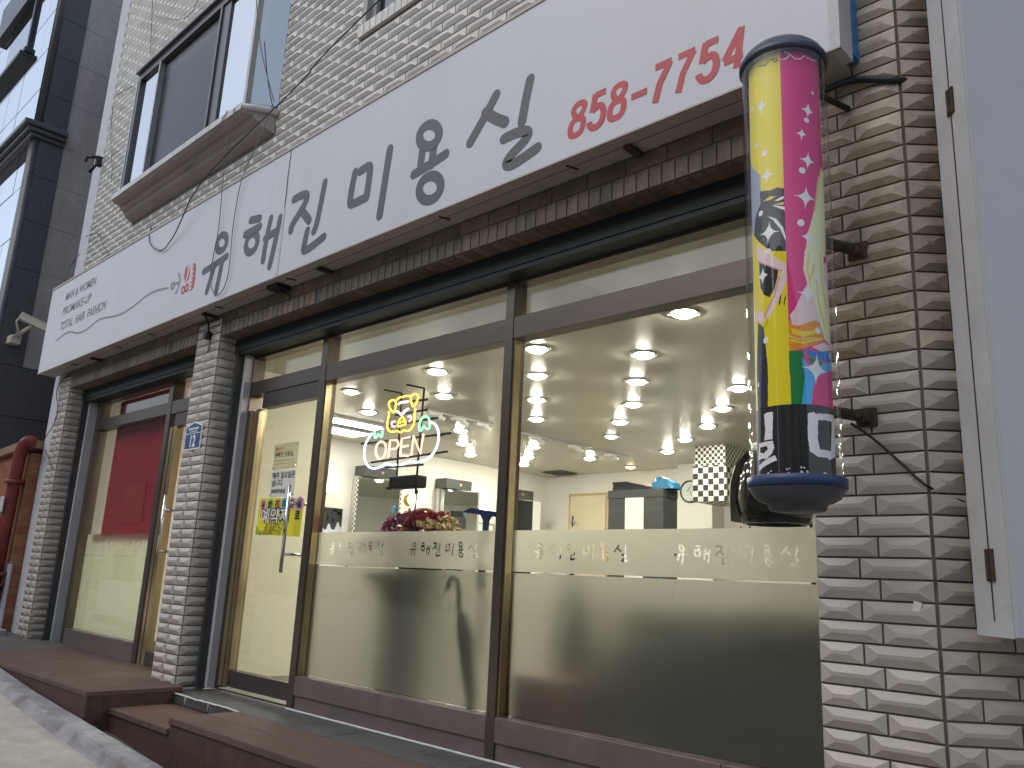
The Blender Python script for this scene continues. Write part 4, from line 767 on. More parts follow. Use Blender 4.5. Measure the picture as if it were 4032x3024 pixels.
m = MB(); m.tube([(PX+.03, PY+.14, RZ-.02), (-1.05, YB-.01, RZ-.03)], .011, 8); m.build('bracket', BLACK, bp)
RP = 0.1155; NT, NZ = 400, 620; zb, zt = Z0+.005, RZ-.006
th = (np.arange(NT)+.5)/NT*2*math.pi-math.pi; zz = zb+(np.arange(NZ)+.5)/NZ*(zt-zb)
UU, ZZ = np.meshgrid(th*RP, zz, indexing='ij'); img = np.zeros((NT, NZ, 3))
lc = {k: tuple(min(.93, c*1.3) for c in lin(v)) for k, v in PCOL.items()}
def inpoly(P):
    P = np.array(P); r = np.zeros(UU.shape, bool); n = len(P); j = n-1
    bx = (UU >= P[:,0].min()) & (UU <= P[:,0].max()) & (ZZ >= P[:,1].min()) & (ZZ <= P[:,1].max())
    if not bx.any(): return r
    for i in range(n):
        xi, yi = P[i]; xj, yj = P[j]
        if yi != yj: r ^= ((yi > ZZ) != (yj > ZZ)) & (UU < (xj-xi)*(ZZ-yi)/(yj-yi)+xi)
        j = i
    return r & bx
PER = 2*math.pi*RP; ph = ((UU-0.042)/PER) % 0.5
img[:] = lc['ye']; img[ph < 0.25] = lc['pk']
for c, p in PA: img[inpoly(p)] = lc[c]
img[ZZ < PBK] = lc['bk']
for c, p in PL: img[inpoly(p)] = lc[c]
def seg_d(a, b):
    ax, ay = a; bx, by = b; dx, dy = bx-ax, by-ay; t = np.clip(((UU-ax)*dx+(ZZ-ay)*dy)/(dx*dx+dy*dy+1e-12), 0, 1)
    return np.hypot(UU-ax-t*dx, ZZ-ay-t*dy)
for c, wd, p in PS:
    for a, b in zip(p, p[1:]): img[seg_d(a, b) < wd/2+.0006] = lc[c]
for (u, z, r) in PST:
    dx, dy = np.abs(UU-u-0.10*(ZZ-z)), np.abs(ZZ-z+0.10*(UU-u)); img[(np.sqrt(dx/r)+np.sqrt(dy/(r*1.15))) < 1.0] = lc['wh']; img[np.hypot(dx, dy) < r*0.13] = lc['wh']
for (u, z, r) in PDT: img[np.hypot(UU-u, (ZZ-z)) < r] = lc['wh']
m = MB(); V = []
for i in range(NT):
    a = -math.pi+2*math.pi*i/NT
    for j in range(NZ+1): V.append((PX+RP*math.sin(a), PY-RP*math.cos(a), zb+(zt-zb)*j/NZ))
F = []; cols = []
for i in range(NT):
    i2 = (i+1) % NT
    for j in range(NZ): F.append((i*(NZ+1)+j, i2*(NZ+1)+j, i2*(NZ+1)+j+1, i*(NZ+1)+j+1))
me = bpy.data.meshes.new('printed_cylinder'); me.from_pydata(V, [], F)
at = me.attributes.new('print', 'FLOAT_COLOR', 'FACE'); buf = np.ones((NT*NZ, 4), np.float32); buf[:, :3] = img.reshape(-1, 3); at.data.foreach_set('color', buf.ravel())
me.polygons.foreach_set('use_smooth', [True]*len(F))
pm = bpy.data.materials.new('printed_sheet'); pm.use_nodes = True; nt = pm.node_tree; an = nt.nodes.new('ShaderNodeAttribute'); an.attribute_name = 'print'
pb = nt.nodes['Principled BSDF']; nt.links.new(an.outputs['Color'], pb.inputs['Base Color']); pb.inputs['Roughness'].default_value = 0.5; pb.inputs['Specular IOR Level'].default_value = 0.2
me.materials.append(pm); o = bpy.data.objects.new('printed_cylinder', me); COL.objects.link(o); o.parent = bp; o.matrix_parent_inverse = Matrix.Translation(-bp.location)
# ------------------------------------------------------------------ salon interior shell
m = MB(); m.box(-8.95, -0.90, 0.11, 7.05, -0.12, -0.004); struct('interior_floor', m, FLOOR_IN)
m = MB(); m.box(-9.0, -0.80, 0.11, 7.2, 2.50, 2.62); struct('interior_ceiling', m, CEIL_IN)
m = MB(); m.box(-8.98, -8.85, 0.11, 6.97, -0.1, 2.498); m.box(-8.98, -0.8, 6.97, 7.1, -0.1, 2.499); m.box(-0.93, -0.85, 0.145, 6.97, -0.1, 2.498)
m.box(-6.21, -5.68, 6.66, 6.969, -.1, 2.4985); m.box(-5.679, -0.931, 6.67, 6.968, 2.2, 2.4982)
struct('interior_wall', m, WALL_IN)
m = MB(); m.box(-6.40, -6.32, 0.115, 1.05, -0.003, 2.4985); struct('partition_wall', m, PARTW)
m = MB(); m.box(-9.05, -0.85, 0.10, 0.14, 2.463, 2.62); struct('ceiling_edge_wall', m, WALL_IN)

# recessed ceiling lights
def downlight(x, y, label, mt=LAMP, r=0.072):
    t = thing('ceiling_light', label, 'ceiling light', (x, y, 2.5), 'round lights recessed in the salon ceiling')
    m = MB(); m.lathe([(r, 2.4985), (r+.006, 2.488), (r+.028, 2.490), (r+.034, 2.4985)], (x, y, 0), 24); m.build('trim_ring', RINGM, t)
    m = MB(); m.lathe([(0.0, 2.466), (r*.35, 2.4675), (r*.7, 2.475), (r*.92, 2.486), (r-.001, 2.4975)], (x, y, 0), 20); m.build('lens', mt, t)
ROWS = {'light row just right of the mullion': [(-3.921, 1.232), (-4.453, 1.832), (-5.082, 2.515), (-5.704, 3.205), (-6.953, 4.542), (-7.590, 5.137), (-8.162, 5.662)],
 'middle light row of the right pane': [(-2.632, 1.15), (-3.375, 1.79), (-3.892, 2.435), (-4.433, 3.143), (-5.053, 3.776)],
 'light row nearest the checkered boxes': [(-3.315, 3.077), (-3.84, 3.728), (-4.404, 4.411), (-5.033, 4.979), (-5.674, 5.608), (-6.918, 5.623)],
 'light row around the neon sign': [(-5.058, 1.261), (-5.712, 1.921), (-6.99, 2.01), (-6.92, 3.255), (-7.58, 3.907), (-8.202, 4.631)]}
ORD = ['first', 'second', 'third', 'fourth', 'fifth', 'sixth', 'seventh']
for rn, pts in ROWS.items():
    for i, (x, y) in enumerate(pts):
        downlight(x, y, '%s ceiling light from the street in the %s' % (ORD[i], rn))
downlight(-6.333, 1.318, 'plain flat white ceiling light nearest the door post', LAMPC, 0.07)
downlight(-5.648, 4.414, 'plain flat white ceiling light between the diagonal rows', LAMPC, 0.07)
downlight(-6.907, 6.542, 'warm orange tinted ceiling light near the back wall', glow('warm_light_glow', (1, .75, .45), 14), 0.07)
for (x0_, x1_, y0_, y1_, lb) in ((-7.72, -7.50, 1.72, 2.62, 'bright ceiling light panel behind the door post'), (-8.35, -8.02, 2.25, 2.80, 'small bright ceiling light panel close to the left wall')):
    t = thing('light_panel', lb, 'ceiling light', ((x0_+x1_)/2, (y0_+y1_)/2, 2.5))
    m = MB(); m.box(x0_-.02, x1_+.02, y0_-.02, y1_+.02, 2.47, 2.4985); m.build('housing', WHITE_P, t)
    m = MB(); m.box(x0_, x1_, y0_, y1_, 2.462, 2.4695); m.build('diffuser', LAMPC, t)
# track with small spot heads
for (x, ya, yb, lb) in ((-6.35, 2.2, 3.2, 'thin white track rail with spot heads right of the neon sign'), (-6.40, 3.6, 5.75, 'long thin white track rail with spot heads deep in the ceiling')):
    t = thing('track_rail', lb, 'track light', (x, (ya+yb)/2, 2.5))
    m = MB(); m.box(x-.017, x+.017, ya, yb, 2.478, 2.4985); m.build('rail', WHITE_P, t)
    for k in range(3):
        y = ya+(k+.5)*(yb-ya)/3; m = MB(); m.box(x-.03, x+.03, y-.09, y+.09, 2.445, 2.4775, .006); m.tube([(x+.03, y, 2.44), (x+.06, y+.09, 2.42)], .022, 10); m.build('spot_head', WHITE_L, t)
m = MB(); V = [(-8.503, 6.439), (-8.097, 6.411), (-8.1, 6.80), (-8.49, 6.80)]; m.prism([(a, b, 2.4985) for a, b in V], (0, 0, -.012))
for k in range(7):
    a = 0.06+k*.125; m.box(-8.49+a*.4, -8.49+a*.4+.02, 6.45, 6.79, 2.479, 2.4862)
tag(m.build('ceiling_vent', CAB), 'dark square ceiling vent by the back left corner', 'vent')

# wall lamps
for i, (y, z, lb) in enumerate(((2.80, 1.875, 'glowing globe wall lamp between door post and first mirror'), (4.13, 1.85, 'glowing globe wall lamp half behind the neon hanger'), (5.45, 1.893, 'glowing globe wall lamp above the blue squeegee'))):
    t = thing('wall_lamp', lb, 'wall lamp', (-8.85, y, z), 'globe wall lamps between the mirrors')
    m = MB(); m.lathe([(0.0, 0.0), (0.075, 0.0), (0.08, 0.02), (0.06, 0.045), (0.045, 0.05)], (-8.849, y, z), 24, 'x'); m.build('socket', mat('lamp_socket_gold', (0.5, 0.33, 0.08), 0.35, metal=0.6), t)
    m = MB(); m.sphere((-8.72, y, z), 0.088, 20); m.build('bulb', BULB, t)

# styling mirrors along the left wall
for (ya, yb, da, db, lb, chk) in ((3.13, 3.78, 3.205, 3.69, 'wall mirror with checkered edge strips below the neon transformer', 1), (4.53, 5.17, 4.58, 5.065, 'wall mirror reflecting the dark cabinet, right of the flowers', 0), (5.78, 6.49, 5.85, 6.374, 'wall mirror with pale side panel just right of the mullion', 0)):
    t = thing('styling_mirror', lb, 'mirror', (-8.85, (ya+yb)/2, 0.7), 'styling mirrors on the left wall')
    ym = (ya+yb)/2; hw = (yb-ya)/2; an = R_({3.13: 12, 4.53: 23, 5.78: 14}[ya]); cn = Vector((math.cos(an), -math.sin(an), 0)); ct = Vector((math.sin(an), math.cos(an), 0)); cc0 = Vector((-8.62, ym, 0))
    m = MB(); m.obox(cc0-cn*.035+Z*1.4, cn*.03, ct*hw, Z*.65); m.box(-8.849, -8.70, ym-hw*.8, ym+hw*.8, 0.76, 2.04); m.build('back_box', mat('mirror_box_grey', (0.42, 0.42, 0.40), 0.5, var=.04), t)
    m = MB(); m.obox(cc0+Z*1.49+cn*.001, cn*.004, ct*(hw-.035), Z*.545); m.build('glass', MIRROR if ya < 5.7 else mat('dark_reflection_glass', (.012, .014, .013), .06), t)  # third mirror: its dark reflection is put into the glass colour
    if chk:
        for s_ in (-1, 1):
            m = MB(); m.obox(cc0+Z*1.49+ct*s_*(hw-.018)+cn*.002, cn*.006, ct*.015, Z*.53); m.build('edge_strip', CHK_T, t)
    if ya > 5.7:
        m = MB(); m.obox(cc0+Z*1.47+ct*(hw-.08)+cn*.008, cn*.006, ct*.07, Z*.57); m.build('side_panel', WHITE_L, t)
    m = MB(); m.box(-8.61, -8.33, ya, yb, 0.70, 0.735, .004); m.build('shelf', WHITE_L, t)
    b = thing('storage_box', {3.13: 'charcoal box with gold heart on top of the checkered edge mirror', 4.53: 'charcoal box with gold heart above the mirror behind the flowers', 5.78: 'charcoal box with gold heart above the mirror right of the mullion'}[ya], 'box', (-8.7, (da+db)/2, 2.06), 'heart boxes on top of the mirrors')
    m = MB(); m.box(-8.83, -8.60, da, db, 2.0505, 2.19, .004); m.build('carcass', CAB, b)
    yc = (da+db)/2+.03; hp = []
    for k in range(20):
        a = 2*math.pi*k/20; hp.append((yc+0.0026*16*math.sin(a)**3*.55, 2.12+0.0026*.6*(13*math.cos(a)-5*math.cos(2*a)-2*math.cos(3*a)-math.cos(4*a))))
    m = MB(); m.prism([(-8.5998, p, q) for p, q in hp], (.004, 0, 0)); m.build('heart', mat('heart_gold', (.5, .36, .16), .4), b)
# poster, framed notice
t = thing('wall_poster', 'black and white dripping paint poster on the left wall by the door post', 'poster', (-8.85, 2.94, 1.5))
m = MB(); m.box(-8.849, -8.845, 2.765, 3.09, 1.20, 1.632); m.build('sheet', mat('poster_white', (.62, .63, .70), .4), t)
m = MB(); pp = [(2.77, 1.63), (3.085, 1.63), (3.085, 1.41), (3.06, 1.40), (3.045, 1.45), (3.02, 1.46), (3.0, 1.40), (2.985, 1.37), (2.95, 1.36), (2.925, 1.39), (2.91, 1.43), (2.885, 1.43), (2.87, 1.37), (2.84, 1.35), (2.815, 1.38), (2.80, 1.43), (2.785, 1.45), (2.77, 1.44)]
m.prism([(-8.8447, a, b) for a, b in pp], (.001, 0, 0)); m.build('black_drips', INKB, t)
m = MB()
for (a, b, c, d) in ((2.78, 1.52, .012, .05), (2.87, 1.5, .008, .04), (2.95, 1.48, .009, .03), (3.03, 1.57, .035, .02), (2.97, 1.6, .04, .012)):
    m.lathe([(0, 0), (1, 0)], (0, 0, 0), 14); n = 14*2
    for q in range(len(m.v)-n, len(m.v)): v = m.v[q]; m.v[q] = (-8.8435, a+v[0]*0+ (v[1] if False else 0)+c*math.cos(2*math.pi*(q % 14)/14)*(1 if q >= len(m.v)-14 else 0), b+d*math.sin(2*math.pi*(q % 14)/14)*(1 if q >= len(m.v)-14 else 0))
m.build('white_streak', WHITE_L, t)
t = thing('framed_notice', 'small framed notice on the left wall behind the squeegee', 'picture frame', (-8.85, 5.55, 1.5))
m = MB(); m.box(-8.849, -8.835, 5.43, 5.80, 1.36, 1.655, .003); m.build('frame', mat('frame_grey', (.3, .28, .25), .5), t)
m = MB(); m.box(-8.8348, -8.833, 5.46, 5.77, 1.39, 1.63); m.build('sheet', PAPER, t)
# back door, cabinet, basket, bag, clock, checkered boxes, shelf
t = thing('back_door', 'cream interior door with metal handle in the back wall', 'door', (-7.97, 6.97, 0))
m = MB(); m.box(-8.32, -7.64, 6.93, 6.969, 0.0, 2.165, .003); m.build('leaf', DOORC, t)
m = MB(); m.box(-7.635, -7.585, 6.945, 6.968, 0, 2.2); m.box(-8.37, -8.325, 6.945, 6.968, 0, 2.2); m.box(-8.37, -7.585, 6.946, 6.967, 2.17, 2.205); m.build('door_frame', mat('door_frame_wood', (.6, .45, .26), .5), t)
m = MB(); m.box(-8.285, -8.245, 6.922, 6.9295, 1.70, 1.86, .004); m.tube([(-8.265, 6.92, 1.77), (-8.265, 6.88, 1.77), (-8.17, 6.88, 1.77)], .01, 8); m.build('handle', CHROME, t)
t = thing('dark_cabinet', 'charcoal tall cabinet with one white panel in the middle of the salon', 'cabinet', (-5.37, 4.64, 0))
m = MB(); m.box(-5.735, -5.003, 4.50, 4.775, 0, 1.795, .003); m.box(-5.74, -4.998, 4.495, 4.78, 1.797, 1.888, .003); m.build('carcass', CAB, t)
m = MB(); m.box(-5.496, -5.25, 4.488, 4.4985, 0.25, 1.797, .002); m.build('white_panel', WHITE_L, t)
t = thing('plastic_basket', 'black perforated plastic basket lying on the dark cabinet', 'basket', (-5.5, 4.62, 1.89))
m = MB(); bm_pts = []
for k in range(26):
    a = k/25.0; x = -5.70+0.42*a
    m.box(x, x+.011, 4.535, 4.545, 1.8885, 1.985-.06*max(0, a-.45)*1.6); m.box(x, x+.011, 4.735, 4.745, 1.8885, 1.985-.06*max(0, a-.45)*1.6)
m.box(-5.705, -5.27, 4.53, 4.549, 1.8885, 1.92); m.box(-5.705, -5.5, 4.529, 4.55, 1.965, 1.987); m.box(-5.705, -5.69, 4.551, 4.73, 1.8885, 1.985); m.box(-5.7, -5.28, 4.552, 4.73, 1.8886, 1.895)
m.prism([(-5.5, 4.5285, 1.985), (-5.5, 4.5285, 1.968), (-5.26, 4.5285, 1.89), (-5.25, 4.5285, 1.903)], (0, .02, 0))
m.build('mesh_body', BLACK, t)
m = MB(); m.tube([(-5.34, 4.62, 1.93), (-5.30, 4.6, 1.94), (-5.26, 4.62, 1.93)], .018, 8); tag(m.build('hair_roller', mat('roller_pink', (.6, .3, .28), .5)), 'small pinkish roller sticking out of the black basket', 'hair roller')
m = MB(); P = [(-5.20, 1.8885), (-5.205, 1.96), (-5.16, 1.98), (-5.145, 2.02), (-5.07, 2.02), (-5.0, 2.0), (-4.93, 1.955), (-4.90, 1.905), (-4.90, 1.8885)]
m2 = []; random.seed(5)
for s_, yy in ((.75, 4.53), (.97, 4.56), (1, 4.62), (.97, 4.7), (.7, 4.755)):
    m2.append([(-5.05+(x+5.05)*s_+random.uniform(-.006, .006), yy, 1.8885+(z-1.8885)*s_) for x, z in P])
n = len(P); m.add([p for r in m2 for p in r], [(i*n+k, i*n+k+1, (i+1)*n+k+1, (i+1)*n+k) for i in range(4) for k in range(n-1)]+[tuple(range(n-1, -1, -1)), tuple(range(4*n, 5*n))])
bo = m.build('plastic_bag', BAGB); tag(bo, 'rounded blue plastic bag on top of the dark cabinet', 'bag')
t = thing('wall_clock', 'round wall clock half hidden behind the checkered box', 'clock', (-6.02, 6.65, 2.12))
m = MB(); m.lathe([(0.0, 0), (0.145, 0), (0.15, -.01), (0.15, -.03), (0.135, -.034), (0.133, -.02), (0, -.02)], (-6.0, 6.658, 2.12), 32, 'y'); m.build('rim', BLACK, t)
m = MB(); m.lathe([(0.0, 0), (0.132, 0)], (-6.0, 6.6365, 2.12), 32, 'y'); m.f = m.f[:32]; m.t = m.t[:32]; m.sm = m.sm[:32]; m.build('dial', mat('clock_dial', (.6, .64, .58), .3), t)
m = MB(); m.obox((-6.02, 6.634, 2.15), (.022, 0, .03), (0, .001, 0), (.003, 0, -.003)); m.obox((-5.985, 6.634, 2.09), (-.012, 0, .03), (0, .001, 0), (.003, 0, .002)); m.build('hands', BLACK, t)
m = MB(); m.box(-5.227, -4.82, 5.5, 6.05, 2.264, 2.4985); tag(m.build('checkered_box', CHK_S), 'small check black and white box against the ceiling', 'checkered box')
m = MB(); m.box(-5.241, -4.80, 5.48, 6.10, 1.845, 2.2625); tag(m.build('checkered_box', CHK_L), 'large check black and white box hanging below the small check box', 'checkered box')
m = MB(); m.box(-5.15, -4.4, 6.1, 6.35, 1.42, 1.44); tag(m.build('wall_shelf', WHITE_L), 'white shelf carrying small bottles behind the hood dryer', 'shelf')
for i, (x, h, cc, lb) in enumerate(((-5.02, .17, (.5, .06, .05), 'small red bottle on the white shelf'), (-4.90, .20, (.05, .12, .09), 'dark green bottle on the white shelf'), (-4.79, .16, (.55, .45, .3), 'tan bottle on the white shelf'))):
    m = MB(); m.lathe([(0, 0), (.032, 0), (.035, .01), (.035, h*.65), (.012, h*.8), (.012, h), (0, h)], (x, 6.2, 1.4405), 14); tag(m.build('bottle', mat('bottle_col', cc, .3)), lb, 'bottle', 'bottles on the salon shelf')
# hooded dryer close to the right pane
t = thing('hood_dryer', 'dark glossy hooded hair dryer with pale back shell behind the barber pole', 'hair dryer', (-2.3, 1.55, 0))
m = MB(); m.lathe([(0.0, .33), (.07, .325), (.14, .29), (.195, .22), (.225, .12), (.23, 0.02), (.215, -.06), (.19, -.12), (.175, -.12), (.2, -.05), (.212, .02), (.2, .12), (.12, .26), (0, .3)], (-2.30, 1.62, 1.36), 36); m.build('hood', mat('smoked_hood', (.012, .013, .012), .1, spec=.5, var=.3), t)
m = MB(); m.lathe([(.236, -.10), (.24, 0), (.236, .12), (.205, .23), (.15, .30), (.08, .345), (.0, .355), ], (-2.33, 1.62, 1.36), 36)
n = 36; keep = [k for k in range(len(m.f)) if 14 <= (k % n) <= 21]
m.f = [m.f[k] for k in keep]; m.t = [m.t[k] for k in keep]; m.sm = [m.sm[k] for k in keep]; m.build('back_shell', mat('dryer_shell_grey', (.36, .34, .28), .3), t)
m = MB(); m.box(-2.42, -2.26, 1.56, 1.70, 1.665, 1.735, .02); m.build('motor_cover', WHITE_L, t)
m = MB(); m.tube([(-2.2, 1.86, 1.45), (-2.2, 1.9, 1.2), (-2.2, 1.9, .1)], .025, 10); m.lathe([(0, .0), (.28, 0), (.28, .03), (.05, .06), (0, .06)], (-2.2, 1.9, 0.0), 24); m.build('stand', CHROME, t)

# neon sign hanging behind the middle pane
t = thing('neon_sign', 'lit neon sign of a pig head over the word OPEN hanging behind the middle pane', 'neon sign', (-4.1, 0.2, 1.38))
NC = {'yellow': ((1, .72, .10), 2.6), 'white': ((1, .95, 1), 4.5), 'pink': ((1, .45, .62), 3.0), 'green': ((.25, 1, .45), 3.2), 'blue': ((.48, .66, 1), 5.0), 'red': ((1, .42, .30), 4.2)}
PN = {'yellow': 'pig_outline_tube', 'white': 'white_tube', 'pink': 'cheek_tube', 'green': 'trotter_tube', 'blue': 'cloud_tube', 'red': 'lettering_tube'}
for c, (rgb, s_) in NC.items():
    m = MB(); g_ = glow('neon_'+c, rgb, s_)
    for (cc, p) in NEON:
        if cc == c:
            cl = p[0] == p[-1]; q = smooth_line(p[:-1] if cl else p, 2, cl) if c != 'red' or cl else [Vector(a) for a in p]
            m.tube([(a[0], 0.17, a[1]) for a in q], 0.0062, 8, closed=cl)
    m.build(PN[c], g_, t)
m = MB()
for p in NFRAME: m.tube([(a[0], 0.196, a[1]) for a in p], 0.007, 6)
for (a, b) in ((-4.134, 1.988), (-3.91, 1.992)): m.tube([(a, .196, b), (a-.06, .10, b+.012)], .006, 6)
m.tube([(-3.905, .196, 1.36), (-3.925, .2, 1.2), (-3.96, .25, 1.13)], .0055, 6)
for (cc, p) in NEON:
    if cc in ('red', 'blue', 'green'):
        for q in p[::4]: m.tube([(q[0], .172, q[1]), (q[0], .196, q[1])], .004, 5)
m.build('hanging_frame', BLACK, t)
m = MB(); m.box(-4.18, -3.905, .18, .27, 1.375, 1.452, .012); m.tube([(-4.22, .2, 1.382), (-4.18, .2, 1.376)], .008, 6); m.build('transformer', BLACK, t)

# things behind the frosted sheets
t = thing('pedestal', 'dark flared flower pedestal blurred behind the middle frosted pane', 'pedestal', (-4.13, .45, 0))
m = MB(); pr = [(-.25, .245, .87), (-.25, .245, .85), (-.135, .14, .755), (-.135, .14, .12), (-.2, .2, .10), (-.2, .2, .0)]
V = []; F = []
for (a, b, z) in pr: V += [(-4.09+a, .33-b*.7, z), (-4.09+b, .33-b*.7, z), (-4.09+b, .33+b*.7, z), (-4.09+a, .33+b*.7, z)]
for i in range(len(pr)-1):
    for k in range(4): F.append((i*4+k, (i+1)*4+k, (i+1)*4+(k+1) % 4, i*4+(k+1) % 4))
F += [(0, 1, 2, 3), tuple(range(len(V)-1, len(V)-5, -1))]
m.add(V, F); m.build('column', mat('pedestal_dark', (.03, .036, .036), .5), t)
t = thing('flower_basket', 'basket of artificial pink, red and cream flowers behind the middle pane', 'flower basket', (-4.12, .4, .871))
m = MB(); m.lathe([(0, 0), (.13, 0), (.2, .2), (.19, .2), (.12, .012), (0, .012)], (-4.13, .45, .871), 24); m.build('basket', mat('wicker_brown', (.16, .10, .05), .8, var=.4, scale=30), t)
m = MB(); pts = [(-4.13+.19*math.cos(a), .45+.02*math.sin(a), 1.06+.22*math.sin(a)) for a in [math.pi*k/16 for k in range(17)]]; m.tube([(-4.13+.012, .45+.19*math.cos(math.pi*k/16), 1.06+.21*math.sin(math.pi*k/16)) for k in range(17)], .011, 6); m.build('basket_handle', mat('handle_tan', (.42, .26, .14), .7), t)
random.seed(21)
def petals(mb, c, r, n=9):
    c = Vector(c)
    for k in range(n):
        a = random.uniform(0, 6.28); e = random.uniform(-.3, 1.2); d = Vector((math.cos(a)*math.cos(e), math.sin(a)*math.cos(e), math.sin(e)))
        s_ = d.cross(Vector((random.uniform(-1, 1), random.uniform(-1, 1), random.uniform(-1, 1)))).normalized()
        tip = c+d*r; mid = c+d*r*.55; mb.add([c, mid+s_*r*.42, tip+s_*r*.12, tip-s_*r*.12, mid-s_*r*.42], [(0, 1, 2, 3, 4)])
def cluster(x0_, x1_, zf, nfl, r, colr, nm, y0_=.27, y1_=.6):
    mb = MB()
    for k in range(nfl):
        x = random.uniform(x0_, x1_); y = random.uniform(y0_, y1_); petals(mb, (x, y, zf(x)+random.uniform(-.075, .01)), r*random.uniform(.7, 1.2))
    mb.build(nm, mat(nm+'_col', colr, .6, var=.35, scale=40), t)
cluster(-4.42, -4.15, lambda x: 1.13+.10*(x+4.42)/.27, 46, .042, (.40, .06, .20), 'magenta_blossom')
cluster(-4.40, -4.10, lambda x: 1.12+.10*(x+4.42)/.27, 22, .04, (.62, .30, .40), 'pink_blossom')
cluster(-4.13, -3.99, lambda x: 1.22, 30, .045, (.42, .03, .06), 'red_blossom', .3, .55)
cluster(-4.0, -3.84, lambda x: 1.215-.09*max(0, (x+3.98))/.14, 46, .032, (.72, .60, .36), 'cream_blossom')
cluster(-4.38, -3.88, lambda x: 1.07, 60, .05, (.03, .07, .025), 'leaves')
cluster(-4.44, -4.38, lambda x: 1.09, 8, .04, (.55, .36, .45), 'trailing_blossom', .2, .28)
t = thing('window_squeegee', 'blue window squeegee leaning behind the middle pane by the mullion', 'squeegee', (-3.29, .18, .8))
m = MB(); m.prism([(-3.47, .17, 1.212), (-3.23, .17, 1.183), (-3.10, .17, 1.17), (-3.10, .17, 1.20), (-3.23, .17, 1.21), (-3.40, .17, 1.235)], (0, .035, 0)); m.build('head', BLUEP, t)
m = MB(); m.prism([(-3.33, .175, 1.2), (-3.25, .175, 1.19), (-3.273, .175, 1.165), (-3.278, .175, 1.1), (-3.30, .175, 1.1), (-3.303, .175, 1.165)], (0, .025, 0)); m.tube([(-3.289, .187, 1.10), (-3.285, .19, .45)], .011, 8); m.build('handle', BLUEP, t)
m = MB(); m.box(-3.305, -3.255, .16, .175, .8, .945, .004); tag(m.build('dust_brush', BLACK), 'black brush end blurred behind the frosted pane beside the mullion', 'brush')
t = thing('umbrella', 'black folded umbrella with hooked handle behind the middle frosted pane', 'umbrella', (-3.35, .15, 0))
m = MB(); m.tube([(-3.483, .12, .79), (-3.475, .12, .835), (-3.445, .12, .86), (-3.41, .12, .84), (-3.396, .12, .79), (-3.385, .12, .68)], .013, 10); m.build('hook_handle', BLACK, t)
m = MB(); m.tube([(-3.386, .125, .685), (-3.37, .13, .66), (-3.345, .14, .55), (-3.31, .16, .3), (-3.28, .17, .02)], [.014, .03, .045, .035, .006], 10); m.build('folded_canopy', FABK, t)
t = thing('leafy_plant', 'green leafy plant blurred behind the middle frosted pane', 'plant', (-4.75, .9, 0))
m = MB(); m.lathe([(0, 0), (.13, 0), (.17, .26), (.15, .26), (.12, .02), (0, .02)], (-4.75, .95, 0), 20); m.build('pot', mat('pot_brown', (.2, .1, .06), .6), t)
m = MB(); random.seed(4)
for k in range(90):
    a = random.uniform(0, 6.28); rr = random.uniform(.02, .26); petals(m, (-4.75+rr*math.cos(a), .95+rr*math.sin(a), random.uniform(.3, .78)), .09, 3)
m.build('leaves', mat('leaf_green', (.03, .075, .03), .5, var=.3), t)
def armchair(x, y, lb):
    t = thing('salon_chair', lb, 'chair', (x, y, 0), 'black salon chairs behind the right frosted pane')
    m = MB(); m.box(x-.27, x+.27, y-.25, y+.27, .38, .52, .04); m.build('seat', FABK, t)
    m = MB(); m.box(x-.27, x+.27, y-.32, y-.22, .45, .76, .04); m.build('backrest', FABK, t)
    for s_ in (-1, 1):
        m = MB(); m.box(x+s_*.30-.035, x+s_*.30+.035, y-.22, y+.25, .5, .68, .03); m.build('armrest', FABK, t)
    m = MB(); m.lathe([(0, 0), (.25, 0), (.25, .03), (.04, .05), (.04, .38), (0, .38)], (x, y, 0.0), 24); m.build('pump_base', CHROME, t)
armchair(-2.95, 1.6, 'black salon chair blurred at the upper left of the right frosted pane')
t = thing('waiting_sofa', 'long black sofa blurred low behind the right frosted pane', 'sofa', (-2.0, .8, 0))
m = MB(); m.box(-2.62, -1.42, .62, 1.15, .08, .42, .05); m.build('seat', FABK, t)
m = MB(); m.box(-2.62, -1.42, .48, .615, .08, .78, .06); m.build('backrest', FABK, t)
for xx in (-2.70, -1.34):
    m = MB(); m.box(xx-.07, xx+.07, .5, 1.13, .06, .56, .05); m.build('armrest', FABK, t)
m = MB(); m.box(-3.02, -2.62, .16, .5, 0.0, .40, .02); tag(m.build('red_crate', mat('crate_red', (.22, .04, .02), .5)), 'reddish crate blurred low at the left of the right frosted pane', 'crate')
t = thing('coat_stand', 'thin dark stand blurred at the upper left of the right frosted pane', 'stand', (-2.86, .4, 0))
m = MB(); m.tube([(-2.86, .42, 0), (-2.86, .42, 1.0)], .014, 8); m.tube([(-2.95, .42, .98), (-2.86, .42, 1.0), (-2.77, .42, .98)], .012, 8); m.build('rod', BLACK, t)
m = MB(); m.lathe([(0, .35), (.10, .33), (.11, .6), (.05, .84), (0, .85)], (-2.86, .45, 0), 14); m.build('hanging_cloth', mat('cloth_grey_green', (.06, .075, .06), .8), t)
